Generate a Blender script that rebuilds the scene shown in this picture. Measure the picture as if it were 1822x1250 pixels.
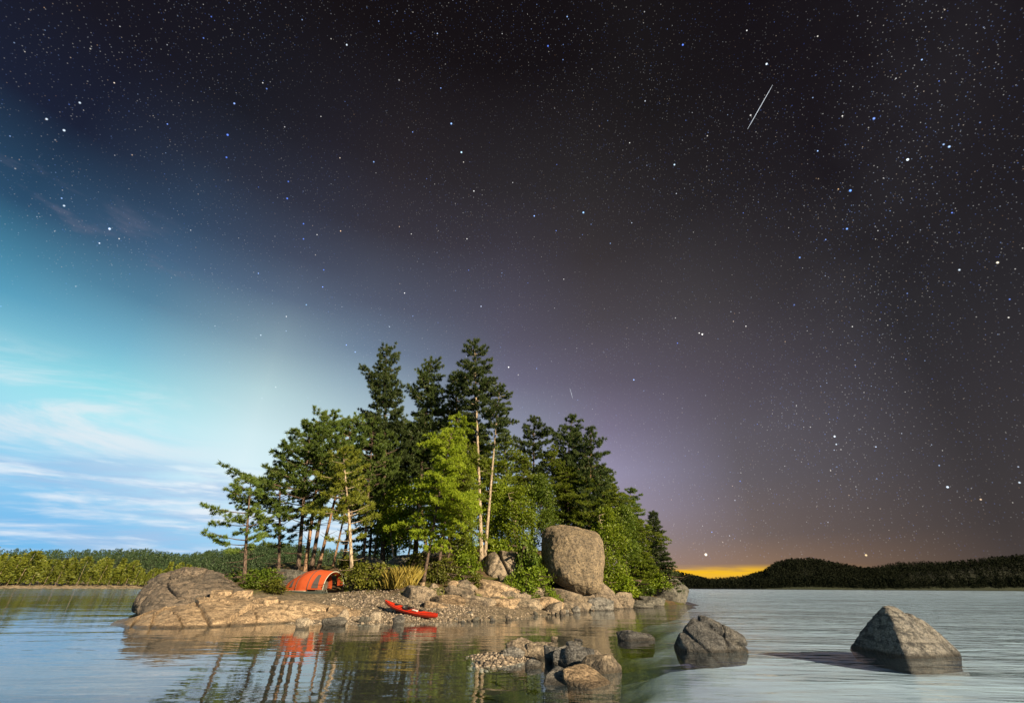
import bpy, bmesh, math, random
import numpy as np
from mathutils import Vector, Matrix, Quaternion

for o in list(bpy.data.objects):
    bpy.data.objects.remove(o)
SC = bpy.context.scene
COL = SC.collection
R = math.radians

# ------------------------------------------------------------------ camera
PW, PH, F = 1822.0, 1250.0, 764.0          # photograph size and focal length in its pixels
PITCH, ROLL, CAMZ = R(28.57), R(0.35), 1.5
fwd = Vector((0, math.cos(PITCH), math.sin(PITCH)))
rt0 = Vector((1, 0, 0)); up0 = Vector((0, -math.sin(PITCH), math.cos(PITCH)))
rt = rt0 * math.cos(ROLL) + up0 * math.sin(ROLL)
up = up0 * math.cos(ROLL) - rt0 * math.sin(ROLL)
cam = bpy.data.cameras.new('camera')
cam.sensor_width = 36.0; cam.lens = 36.0 * F / PW
cam.clip_start = 0.1; cam.clip_end = 9000
camo = bpy.data.objects.new('camera', cam); COL.objects.link(camo)
camo.matrix_world = Matrix(((rt.x, up.x, -fwd.x, 0), (rt.y, up.y, -fwd.y, 0), (rt.z, up.z, -fwd.z, CAMZ), (0, 0, 0, 1)))
SC.camera = camo

EXPO = 1.25
SC.view_settings.view_transform = 'Standard'
SC.view_settings.look = 'None'
SC.view_settings.exposure = EXPO
SC.view_settings.gamma = 1.0
SC.view_settings.use_curve_mapping = False
SC.cycles.use_denoising = True
SC.cycles.max_bounces = 6
SC.cycles.transparent_max_bounces = 8
SC.cycles.sample_clamp_indirect = 4.0
SC.cycles.caustics_reflective = False
SC.cycles.caustics_refractive = False

SUN_AZ, SUN_EL = 137.0, 21.0                # degrees right of the view direction; low evening sun behind the camera


def ray(u, v):
    dx = (u - PW / 2) / F; dy = -(v - PH / 2) / F
    return fwd + rt * dx + up * dy


def P(u, v, Y):                              # point seen at pixel (u,v), Y metres ahead
    d = ray(u, v)
    return Vector((0, 0, CAMZ)) + d * (Y / d.y)


def W(u, v, z=0.0):                          # point seen at pixel (u,v) on the water (or level z)
    d = ray(u, v)
    return Vector((0, 0, CAMZ)) + d * ((z - CAMZ) / d.z)


def ppm(p):                                  # photograph pixels per metre at a point
    return F / (Vector(p) - Vector((0, 0, CAMZ))).dot(fwd)


# ------------------------------------------------------------------ node helper
class NT:
    def __init__(s, tree):
        s.t = tree; s.n = tree.nodes; s.l = tree.links

    def new(s, typ, **kw):
        nd = s.n.new(typ)
        for k, v in kw.items():
            setattr(nd, k, v)
        return nd

    def put(s, sock, v):
        if isinstance(v, bpy.types.NodeSocket):
            s.l.new(v, sock)
        elif v is not None:
            if hasattr(sock.default_value, '__len__') and not hasattr(v, '__len__'):
                v = (v,) * len(sock.default_value)
            if hasattr(sock.default_value, '__len__') and len(sock.default_value) == 4 and len(v) == 3:
                v = (*v, 1)
            sock.default_value = v

    def m(s, op, a, b=None, c=None, clamp=False):
        nd = s.new('ShaderNodeMath', operation=op, use_clamp=clamp)
        for i, x in enumerate((a, b, c)):
            if x is not None:
                s.put(nd.inputs[i], x)
        return nd.outputs[0]

    def vm(s, op, a, b=None, scale=None):
        nd = s.new('ShaderNodeVectorMath', operation=op)
        s.put(nd.inputs[0], a)
        if b is not None: s.put(nd.inputs[1], b)
        if scale is not None: s.put(nd.inputs['Scale'], scale)
        return nd.outputs['Value'] if op in ('DOT_PRODUCT', 'LENGTH', 'DISTANCE') else nd.outputs[0]

    def mr(s, v, a, b, c=0.0, d=1.0, smooth=True):
        nd = s.new('ShaderNodeMapRange', interpolation_type='SMOOTHSTEP' if smooth else 'LINEAR', clamp=True)
        for i, x in enumerate((v, a, b, c, d)):
            s.put(nd.inputs[i], x)
        return nd.outputs[0]

    def mix(s, f, a, b, typ='MIX'):
        nd = s.new('ShaderNodeMix', data_type='RGBA', blend_type=typ)
        s.put(nd.inputs[0], f); s.put(nd.inputs[6], a); s.put(nd.inputs[7], b)
        return nd.outputs[2]

    def ramp(s, f, stops, interp='LINEAR'):
        nd = s.new('ShaderNodeValToRGB'); cr = nd.color_ramp; cr.interpolation = interp
        while len(cr.elements) > 1: cr.elements.remove(cr.elements[-1])
        for i, (p, c) in enumerate(stops):
            e = cr.elements[0] if i == 0 else cr.elements.new(p)
            e.position = p; e.color = (*c, 1) if len(c) == 3 else c
        s.put(nd.inputs[0], f)
        return nd.outputs[0]

    def noise(s, vec, scale, detail=4, rough=0.55, dist=0.0, out=0):
        nd = s.new('ShaderNodeTexNoise')
        s.put(nd.inputs['Vector'], vec); s.put(nd.inputs['Scale'], scale)
        s.put(nd.inputs['Detail'], detail); s.put(nd.inputs['Roughness'], rough); s.put(nd.inputs['Distortion'], dist)
        return nd.outputs[out]

    def voro(s, vec, scale, feature='F1'):
        nd = s.new('ShaderNodeTexVoronoi', feature=feature)
        s.put(nd.inputs['Vector'], vec); s.put(nd.inputs['Scale'], scale)
        return nd

    def mapping(s, vec, scale=(1, 1, 1), rot=(0, 0, 0)):
        nd = s.new('ShaderNodeMapping')
        s.put(nd.inputs['Vector'], vec); nd.inputs['Scale'].default_value = scale; nd.inputs['Rotation'].default_value = rot
        return nd.outputs[0]


def lin(c):
    return tuple(((x / 255) / 12.92 if x / 255 <= 0.04045 else ((x / 255 + 0.055) / 1.055) ** 2.4) for x in c)


# ------------------------------------------------------------------ world: day sky on the left fading into a starry night
wd = bpy.data.worlds.new('World'); SC.world = wd; wd.use_nodes = True
wt = NT(wd.node_tree); wt.n.clear()
K = 2.0 ** -EXPO


def sk(c):                                   # sky colour as seen -> radiance
    return tuple(x * K for x in lin(c))


tc = wt.new('ShaderNodeTexCoord').outputs['Generated']
nv = wt.vm('NORMALIZE', tc)
sep = wt.new('ShaderNodeSeparateXYZ'); wt.l.new(nv, sep.inputs[0])
sx, sy, sz = sep.outputs
el = wt.m('MULTIPLY', wt.m('ARCSINE', sz), 180 / math.pi)
az = wt.m('MULTIPLY', wt.m('ARCTAN2', sx, sy), 180 / math.pi)
elf = wt.m('DIVIDE', el, 90.0, clamp=True)


def eramp(st):
    return wt.ramp(elf, [(e / 90.0, sk(c)) for e, c in st], 'B_SPLINE' if False else 'LINEAR')


TOP = [(62, (22, 18, 21)), (90, (16, 12, 15))]
SKY = [(-58, [(0, (110, 180, 230)), (8, (150, 204, 240)), (16, (150, 218, 235)), (22.5, (82, 156, 188)), (30, (44, 78, 108)), (38, (28, 34, 54)), (47, (25, 24, 34))] + TOP),
       (-46, [(0, (125, 190, 235)), (4, (118, 188, 238)), (9, (150, 208, 242)), (14, (172, 232, 244)), (17, (150, 222, 234)), (21, (122, 184, 208)), (26, (86, 132, 160)), (31, (68, 98, 128)), (35, (52, 73, 99)), (42, (40, 46, 62)), (48, (28, 29, 38))] + TOP),
       (-32, [(0, (130, 195, 238)), (5, (165, 212, 242)), (10, (222, 244, 251)), (15, (210, 236, 242)), (20, (184, 214, 220)), (25, (140, 166, 180)), (31, (92, 109, 132)), (36, (68, 76, 96)), (42, (50, 52, 66)), (50, (36, 34, 42))] + TOP),
       (-22, [(0, (140, 200, 238)), (8, (205, 235, 246)), (15, (200, 225, 232)), (22.6, (150, 175, 190)), (27, (112, 132, 155)), (33, (84, 92, 112)), (42, (56, 54, 64)), (50, (42, 38, 43))] + TOP),
       (0, [(0, (150, 185, 210)), (12, (168, 188, 208)), (18, (142, 148, 168)), (24.5, (110, 108, 130)), (30, (90, 87, 104)), (36.4, (75, 72, 85)), (43, (58, 54, 62)), (49, (45, 42, 46))] + TOP),
       (13, [(0, (165, 130, 108)), (4, (158, 140, 140)), (8, (156, 146, 165)), (12.5, (150, 144, 170)), (18, (124, 117, 140)), (24, (98, 92, 108)), (32, (76, 71, 78)), (40, (58, 53, 56)), (49, (44, 41, 43))] + TOP),
       (28, [(0, (150, 112, 78)), (2.5, (136, 110, 92)), (5, (112, 98, 94)), (11, (100, 94, 100)), (16, (95, 90, 99)), (22, (84, 78, 88)), (32, (67, 63, 67)), (43, (42, 39, 42)), (55, (28, 25, 27)), (90, (19, 15, 18))]),
       (47, [(0, (78, 68, 64)), (5, (66, 60, 60)), (9, (62, 58, 60)), (17, (52, 49, 53)), (24, (42, 40, 44)), (32, (32, 29, 33)), (42, (26, 22, 27)), (60, (22, 18, 22)), (90, (19, 15, 18))])]
rA = eramp(SKY[0][1]); c = rA
for (a0, _), (a1, st) in zip(SKY[:-1], SKY[1:]):
    c = wt.mix(wt.mr(az, a0, a1, smooth=False), c, eramp(st))
# towards the low sun behind the camera the evening daylight comes back
nish = wt.new('ShaderNodeTexSky', sky_type='NISHITA', sun_disc=False)
nish.sun_elevation = R(SUN_EL); nish.sun_rotation = R(SUN_AZ)
day2 = wt.mix(0.35, rA, wt.vm('SCALE', nish.outputs[0], scale=0.05))
c = wt.mix(wt.mr(az, 80, 150), c, day2)
dayf = wt.mr(az, -30, 8, 1, 0)              # 1 on the daylight side
# warm afterglow band over the far hills
gl = wt.m('MULTIPLY', wt.m('MULTIPLY', wt.mr(az, 11, 19), wt.mr(az, 25, 38, 1, 0)),
          wt.m('MULTIPLY', wt.mr(el, 1.45, 2.25, 1, 0), wt.mr(wt.noise(wt.mapping(nv, (8, 8, 90)), 1.0, 3), 0.2, 0.55)))
glow_col = wt.mix(wt.mr(el, 0.2, 1.7), sk((230, 178, 70)), sk((250, 192, 30)))
c = wt.mix(gl, c, glow_col)
# clouds in a flat layer, only in the day part
zz = wt.m('ADD', wt.m('MAXIMUM', sz, 0.0), 0.055)
cv = wt.new('ShaderNodeCombineXYZ')
wt.l.new(wt.m('DIVIDE', sx, zz), cv.inputs[0]); wt.l.new(wt.m('DIVIDE', sy, zz), cv.inputs[1])
cvm = wt.mapping(cv.outputs[0], (0.34, 0.95, 1), (0, 0, R(24)))
n1 = wt.noise(cvm, 0.85, 7, 0.58, 0.5)
n2 = wt.noise(cvm, 2.6, 5, 0.6, 0.3)
cl = wt.m('ADD', wt.m('MULTIPLY', n1, 0.75), wt.m('MULTIPLY', n2, 0.25))
cb1 = wt.noise(wt.mapping(nv, (2.0, 2.0, 15), (0, R(-6), 0)), 1.6, 7, 0.58, 0.4)
bank = wt.m('MULTIPLY', wt.mr(wt.m('ADD', cb1, wt.m('MULTIPLY', wt.m('SUBTRACT', n2, .5), .25)), 0.40, 0.60), wt.m('MULTIPLY', wt.m('MULTIPLY', wt.mr(el, 0.5, 3.5, .35, 1), wt.mr(el, 8.5, 13, 1, 0)), dayf))
shade = wt.mr(wt.noise(wt.mapping(nv, (3, 3, 26), (0, R(-6), 0)), 1.9, 5, 0.6), 0.40, 0.62)
c = wt.mix(wt.m('MULTIPLY', bank, 0.75), c, wt.mix(shade, sk((168, 198, 232)), sk((242, 246, 251))))
veil = wt.m('MULTIPLY', wt.mr(wt.noise(wt.mapping(nv, (2.2, 2.2, 10), (0, R(-24), 0)), 1.5, 6, 0.6, 0.5), 0.42, 0.62), wt.m('MULTIPLY', wt.m('MULTIPLY', wt.mr(el, 9, 12), wt.mr(el, 15.5, 20, 1, 0)), wt.mr(az, -46, -30, 1, 0)))
c = wt.mix(wt.m('MULTIPLY', veil, 0.7), c, sk((240, 240, 244)))
# faint pinkish wisps higher on the left
wis = wt.m('MULTIPLY', wt.mr(wt.noise(wt.mapping(nv, (3, 3, 9), (0.5, 0.2, 0.3)), 2.2, 6, 0.6), 0.52, 0.72), wt.m('MULTIPLY', wt.mr(az, -48, -40, 1, 0), wt.m('MULTIPLY', wt.mr(el, 22, 26), wt.mr(el, 30, 36, 1, 0))))
c = wt.mix(wt.m('MULTIPLY', wis, 0.5), c, sk((120, 118, 140)))
# stars
star_vis = wt.m('SUBTRACT', 1.0, wt.m('MULTIPLY', wt.m('MULTIPLY', wt.mr(az, -16, 6, 1, 0), wt.mr(el, 16, 31, 1, 0)), 0.97))
star_vis = wt.m('MULTIPLY', star_vis, wt.mr(el, 1.0, 16.0))
star_vis = wt.m('MULTIPLY', star_vis, wt.mr(az, 90, 130, 1, 0))
mw_n = tuple(ray(1640, 20).normalized().cross(ray(1480, 620).normalized()).normalized())
mw = wt.m('EXPONENT', wt.m('MULTIPLY', wt.m('POWER', wt.m('DIVIDE', wt.vm('DOT_PRODUCT', nv, mw_n), 0.13), 2.0), -1.0))       # faint milky way
mw = wt.m('MULTIPLY', mw, wt.mr(wt.noise(nv, 5.0, 5, 0.6), 0.25, 0.7))
dens = wt.m('ADD', wt.mr(wt.noise(nv, 4.5, 5, 0.65), 0.34, 0.66, 0.35, 1.0), wt.m('MULTIPLY', mw, 1.3))
c = wt.vm('ADD', c, wt.vm('SCALE', (0.0035, 0.0035, 0.0038), scale=mw))
stars = None
for (scl, rad, br, pw, off) in ((240, .0010, 0.13, 1.2, 0), (120, .0010, 0.36, 2.6, 3.1), (50, .0013, 1.3, 2.6, 7.7), (17, .0018, 1.9, 1.8, 1.3)):
    vn = wt.voro(wt.vm('ADD', nv, (off, off * 0.7, off * 0.3)), scl)
    s_ = wt.mr(vn.outputs['Distance'], 0.0, rad * scl, 1, 0, False)
    sc_ = wt.new('ShaderNodeSeparateColor'); wt.l.new(vn.outputs['Color'], sc_.inputs[0])
    s_ = wt.m('MULTIPLY', wt.m('MULTIPLY', s_, br), wt.m('POWER', sc_.outputs[0], pw))
    if scl > 50: s_ = wt.m('MULTIPLY', s_, dens)
    tint = wt.ramp(sc_.outputs[1], [(0, (0.12, 0.24, 1.0)), (0.38, (0.38, 0.58, 1.0)), (0.55, (1, 1, 1)), (0.88, (1, .95, .85)), (1, (1, .6, .3))])
    layer = wt.vm('SCALE', tint, scale=s_)
    stars = layer if stars is None else wt.vm('ADD', stars, layer)
# the bright stars and the two evening planets where the photograph shows them
BLUE, WHT, WARM = (.12, .25, 1), (.75, .88, 1), (1, .93, .72)
for (u, v, r_, b_, t_) in ((405, 240, .0026, 2.2, BLUE), (403, 280, .0022, 1.5, BLUE), (513, 323, .0022, 1.2, BLUE), (511, 353, .0024, 1.8, BLUE), (540, 398, .0022, 1.5, BLUE),
                           (540, 425, .0022, 1.4, BLUE), (576, 480, .0022, 1.2, BLUE), (545, 542, .0022, 1.2, (.3, .6, 1)), (632, 626, .0024, 1.5, (.3, .5, 1)), (693, 581, .002, .9, WHT),
                           (195, 407, .0026, 2.6, (.6, .75, 1)), (83, 212, .0022, 1.6, WHT), (464, 596, .002, 1.4, WHT), (466, 708, .002, 1.4, WHT), (803, 220, .0026, 2.6, (.3, .5, 1)),
                           (821, 271, .0026, 2.8, (.5, .75, 1)), (1038, 378, .0028, 3.0, (.3, .55, 1)), (1215, 80, .0024, 2.2, BLUE), (1555, 211, .0026, 2.4, (.2, .35, 1)), (1615, 284, .0026, 4, WHT),
                           (1513, 339, .0028, 3.2, (.15, .35, 1)), (1507, 407, .0024, 2.4, (.2, .4, 1)), (1689, 261, .0024, 2.5, (.4, .6, 1)), (1679, 257, .002, 1.6, (.4, .6, 1)), (1200, 293, .0024, 2.2, (.6, .8, 1)),
                           (1364, 114, .0024, 2.6, WHT), (1423, 458, .0022, 1.8, (.2, .4, 1)), (1485, 776, .0024, 2.6, WHT), (1488, 790, .002, 1.6, WHT), (1686, 866, .0024, 2.6, (.7, .85, 1)),
                           (1707, 480, .0022, 1.6, WHT), (1775, 467, .0024, 2.4, WARM), (665, 288, .0022, 1.4, (.3, .5, 1)), (1256, 986, .0034, 3.5, WARM), (1541, 987, .0026, 2.0, (1, .75, .4)), (1745, 888, .002, 1.5, (1, .7, .4)),
                           (1814, 858, .002, 1.6, WHT), (114, 232, .0024, 1.8, WHT), (114, 366, .0022, 1.5, WHT), (142, 183, .0022, 1.5, WHT), (975, 82, .0022, 1.8, BLUE), (617, 80, .0022, 1.8, WHT)):
    d = ray(u, v).normalized()
    ds = wt.vm('DISTANCE', nv, tuple(d))
    f_ = wt.m('MULTIPLY', wt.mr(ds, 0.0, r_ * 0.8, 1, 0, False), b_ * K)
    stars = wt.vm('ADD', stars, wt.vm('SCALE', t_, scale=f_)) if v > 950 else wt.vm('ADD', stars, wt.vm('SCALE', t_, scale=wt.m('MULTIPLY', f_, 1.0)))
vis2 = wt.m('MAXIMUM', star_vis, wt.m('MULTIPLY', wt.mr(az, 16, 18), wt.mr(el, 2, 3)))
c = wt.vm('ADD', c, wt.vm('SCALE', stars, scale=vis2))
bg = wt.new('ShaderNodeBackground'); wt.put(bg.inputs[0], c); bg.inputs[1].default_value = 1.0
wo = wt.new('ShaderNodeOutputWorld'); wt.l.new(bg.outputs[0], wo.inputs[0])
wd.cycles.sampling_method = 'MANUAL'; wd.cycles.sample_map_resolution = 512

# ------------------------------------------------------------------ the sun
sl = bpy.data.lights.new('sun', 'SUN'); sl.energy = 5.0; sl.angle = R(0.6); sl.color = (1.0, 0.80, 0.53)
so = bpy.data.objects.new('sun', sl); COL.objects.link(so)
sdir = Vector((math.sin(R(SUN_AZ)) * math.cos(R(SUN_EL)), math.cos(R(SUN_AZ)) * math.cos(R(SUN_EL)), math.sin(R(SUN_EL))))
so.rotation_euler = sdir.to_track_quat('Z', 'Y').to_euler(); so.location = (60, -60, 60)

# ------------------------------------------------------------------ mesh helpers
rng = np.random.default_rng(11)
random.seed(5)


def hash3(i, j, k, seed):
    n = (i * 73856093) ^ (j * 19349663) ^ (k * 83492791) ^ (seed * 2654435761 & 0x7fffffff)
    n = (n ^ (n >> 13)) * 1274126177
    n = n & 0x7fffffff
    n = (n ^ (n >> 16)) & 0xffff
    return n / 65535.0


def vnoise(p, seed=0):
    p = np.asarray(p, float); i = np.floor(p).astype(np.int64); f = p - i; f = f * f * (3 - 2 * f)
    r = 0
    for a in (0, 1):
        for b in (0, 1):
            for c_ in (0, 1):
                w = (f[:, 0] if a else 1 - f[:, 0]) * (f[:, 1] if b else 1 - f[:, 1]) * (f[:, 2] if c_ else 1 - f[:, 2])
                r = r + w * hash3(i[:, 0] + a, i[:, 1] + b, i[:, 2] + c_, seed)
    return r * 2 - 1


def fbm(p, oct=4, seed=0, gain=0.5, ridged=False):
    a, r, s = 1.0, 0, 0
    p = np.asarray(p, float)
    for o in range(oct):
        n = vnoise(p + o * 17.3, seed + o)
        if ridged: n = 1 - 2 * np.abs(n)
        r = r + a * n; s += a; a *= gain; p = p * 2.03
    return r / s


def mesh(name, V, Fc, smooth=True):
    me = bpy.data.meshes.new(name)
    V = np.asarray(V, np.float32)
    if isinstance(Fc, np.ndarray):
        n, k = Fc.shape
        me.vertices.add(len(V)); me.vertices.foreach_set('co', V.ravel())
        me.loops.add(n * k); me.loops.foreach_set('vertex_index', Fc.astype(np.int32).ravel())
        me.polygons.add(n); me.polygons.foreach_set('loop_start', np.arange(0, n * k, k, dtype=np.int32))
        me.polygons.foreach_set('loop_total', np.full(n, k, np.int32))
        me.update(calc_edges=True); me.validate()
    else:
        me.from_pydata([tuple(map(float, v)) for v in V], [], Fc); me.update()
    if smooth:
        me.polygons.foreach_set('use_smooth', np.ones(len(me.polygons), bool))
    return me


def obj(name, me, mat=None, parent=None, loc=None):
    o = bpy.data.objects.new(name, me); COL.objects.link(o)
    if mat is not None and me is not None and len(me.materials) == 0: me.materials.append(mat)
    if parent is not None: o.parent = parent
    if loc is not None: o.location = loc
    return o


def tag(o, label=None, cat=None, group=None, kind=None):
    if label: o['label'] = label
    if cat: o['category'] = cat
    if group: o['group'] = group
    if kind: o['kind'] = kind
    return o


def thing(name, label, cat, loc=(0, 0, 0), group=None):
    return tag(obj(name, None, loc=loc), label, cat, group)


class Geo:
    """collects shapes of one part"""
    def __init__(s): s.v = []; s.f = []; s.n = 0

    def add(s, V, Fc):
        V = np.asarray(V, float); s.v.append(V); s.f += [tuple(int(i) + s.n for i in f) for f in Fc]; s.n += len(V)

    def tube(s, pts, rad, k=6, cap=True):
        pts = np.asarray(pts, float); n = len(pts)
        rad = np.broadcast_to(np.asarray(rad, float), (n,))
        t = np.gradient(pts, axis=0); t /= np.linalg.norm(t, axis=1, keepdims=True) + 1e-9
        ref = np.array((0, 0, 1.0)) if abs(t[0][2]) < 0.9 else np.array((1.0, 0, 0))
        a = np.cross(t, ref); a /= np.linalg.norm(a, axis=1, keepdims=True) + 1e-9
        b = np.cross(t, a)
        th = np.arange(k) * 2 * math.pi / k
        V = pts[:, None, :] + rad[:, None, None] * (np.cos(th)[None, :, None] * a[:, None, :] + np.sin(th)[None, :, None] * b[:, None, :])
        Fc = [(i * k + j, i * k + (j + 1) % k, (i + 1) * k + (j + 1) % k, (i + 1) * k + j) for i in range(n - 1) for j in range(k)]
        if cap: Fc += [tuple(range(k - 1, -1, -1)), tuple((n - 1) * k + j for j in range(k))]
        s.add(V.reshape(-1, 3), Fc)

    def box(s, c_, h, M=None):
        V = np.array([(x, y, z) for x in (-1, 1) for y in (-1, 1) for z in (-1, 1)], float) * h
        if M is not None: V = V @ np.array(M).T
        s.add(V + np.array(c_), [(0, 1, 3, 2), (4, 6, 7, 5), (0, 4, 5, 1), (2, 3, 7, 6), (0, 2, 6, 4), (1, 5, 7, 3)])

    def mesh(s, name, smooth=True):
        return mesh(name, np.concatenate(s.v), s.f, smooth)


# ------------------------------------------------------------------ materials
def material(name):
    m = bpy.data.materials.new(name); m.use_nodes = True
    t = NT(m.node_tree); t.n.clear()
    t.out = t.new('ShaderNodeOutputMaterial')
    return m, t


def princ(t, col, rough=0.8, bump=None, bstr=1.0, bdist=0.05, spec=0.3, metal=0.0):
    b = t.new('ShaderNodeBsdfPrincipled')
    t.put(b.inputs['Base Color'], col); t.put(b.inputs['Roughness'], rough); b.inputs['Specular IOR Level'].default_value = spec
    b.inputs['Metallic'].default_value = metal
    if bump is not None:
        bn = t.new('ShaderNodeBump'); bn.inputs['Strength'].default_value = bstr; bn.inputs['Distance'].default_value = bdist
        t.put(bn.inputs['Height'], bump); t.l.new(bn.outputs[0], b.inputs['Normal'])
    t.l.new(b.outputs[0], t.out.inputs[0])
    return b


def plain(name, col, rough=0.6, spec=0.3, bumpscale=None, vary=0.15):
    m, t = material(name)
    co = t.new('ShaderNodeTexCoord').outputs['Object']
    n = t.noise(co, 9.0, 4)
    cc = t.mix(n, tuple(x * (1 - vary) for x in col), tuple(min(1, x * (1 + vary)) for x in col))
    princ(t, cc, rough, t.noise(co, bumpscale, 3) if bumpscale else None, 0.5, 0.01, spec)
    return m


def rock_mat(name, base, dark, light, lichen=(0.16, 0.16, 0.12), streak=0.5, scale=1.0):
    m, t = material(name)
    g = t.new('ShaderNodeNewGeometry'); pos = g.outputs['Position']
    oi = t.new('ShaderNodeObjectInfo').outputs['Random']
    n1 = t.noise(pos, 0.55 * scale, 6, 0.62); n2 = t.noise(pos, 3.5 * scale, 5, 0.65); n3 = t.noise(pos, 19 * scale, 4, 0.7)
    cc = t.mix(t.mr(n1, 0.38, 0.60), base, light)
    cc = t.mix(t.m('MULTIPLY', t.mr(n2, 0.48, 0.62), 0.8), cc, dark)
    st = t.noise(t.mapping(pos, (1.1, 1.1, 6.0), (0.35, 0.25, 0)), 1.4 * scale, 5, 0.6)
    cc = t.mix(t.m('MULTIPLY', t.mr(st, 0.5, 0.62), streak), cc, dark)
    li = t.m('MULTIPLY', t.mr(t.noise(pos, 1.5 * scale, 6, 0.7), 0.56, 0.66), 0.7)
    cc = t.mix(li, cc, lichen)
    cc = t.mix(t.mr(n3, 0.40, 0.62), cc, t.vm('SCALE', cc, scale=0.42))
    fl = t.voro(pos, 26 * scale)
    cc = t.mix(t.m('MULTIPLY', t.mr(fl.outputs['Distance'], 0.10, 0.22, 1, 0), 0.45), cc, light)
    cc = t.vm('SCALE', cc, scale=t.mr(oi, 0, 1, 0.8, 1.18, False))
    zs = t.new('ShaderNodeSeparateXYZ'); t.l.new(pos, zs.inputs[0])
    wet = t.mr(t.m('ADD', zs.outputs[2], t.m('MULTIPLY', t.m('SUBTRACT', n2, 0.5), 0.12)), 0.02, 0.11, 1, 0)   # stain of the water line
    cc = t.mix(t.m('MULTIPLY', wet, 0.75), cc, (0.025, 0.022, 0.018))
    bh = t.m('ADD', t.m('MULTIPLY', n2, 0.55), t.m('ADD', t.m('MULTIPLY', n3, 0.28), t.m('MULTIPLY', st, 0.4)))
    princ(t, cc, t.mr(wet, 0, 1, 0.85, 0.35), bh, 1.0, 0.22, 0.25)
    return m


def leaf_mat(name, a, b, trans=0.35, gloss=0.03):
    m, t = material(name)
    g = t.new('ShaderNodeNewGeometry'); oi = t.new('ShaderNodeObjectInfo').outputs['Random']
    co = t.new('ShaderNodeTexCoord').outputs['Object']
    n = t.noise(co, 0.6, 4, 0.6)
    f = t.m('ADD', t.m('MULTIPLY', g.outputs['Random Per Island'], 0.55), t.m('MULTIPLY', t.mr(n, 0.3, 0.7), 0.45))
    cc = t.mix(f, a, b)
    cc = t.vm('SCALE', cc, scale=t.mr(oi, 0, 1, 0.82, 1.18, False))
    d = t.new('ShaderNodeBsdfDiffuse'); t.put(d.inputs[0], cc)
    tr = t.new('ShaderNodeBsdfTranslucent'); t.put(tr.inputs[0], t.mix(0.5, cc, t.vm('MULTIPLY', cc, (1.25, 1.2, 0.5))))
    mx = t.new('ShaderNodeMixShader'); mx.inputs[0].default_value = trans
    t.l.new(d.outputs[0], mx.inputs[1]); t.l.new(tr.outputs[0], mx.inputs[2])
    gl_ = t.new('ShaderNodeBsdfGlossy'); gl_.inputs['Roughness'].default_value = 0.5; t.put(gl_.inputs[0], (0.5, 0.5, 0.45))
    mx2 = t.new('ShaderNodeMixShader'); mx2.inputs[0].default_value = gloss
    t.l.new(mx.outputs[0], mx2.inputs[1]); t.l.new(gl_.outputs[0], mx2.inputs[2])
    t.l.new(mx2.outputs[0], t.out.inputs[0])
    return m


def bark_mat(name, a, b, sc=1.0):
    m, t = material(name)
    co = t.new('ShaderNodeTexCoord').outputs['Object']
    v = t.voro(t.mapping(co, (9 * sc, 9 * sc, 2.2 * sc)), 1.0, 'DISTANCE_TO_EDGE').outputs['Distance']
    n = t.noise(co, 3.0, 5, 0.6)
    cc = t.mix(t.mr(v, 0.02, 0.2), tuple(x * 0.4 for x in a), t.mix(t.mr(n, .35, .65), a, b))
    princ(t, cc, 0.9, v, 0.8, 0.04, 0.15)
    return m


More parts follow.
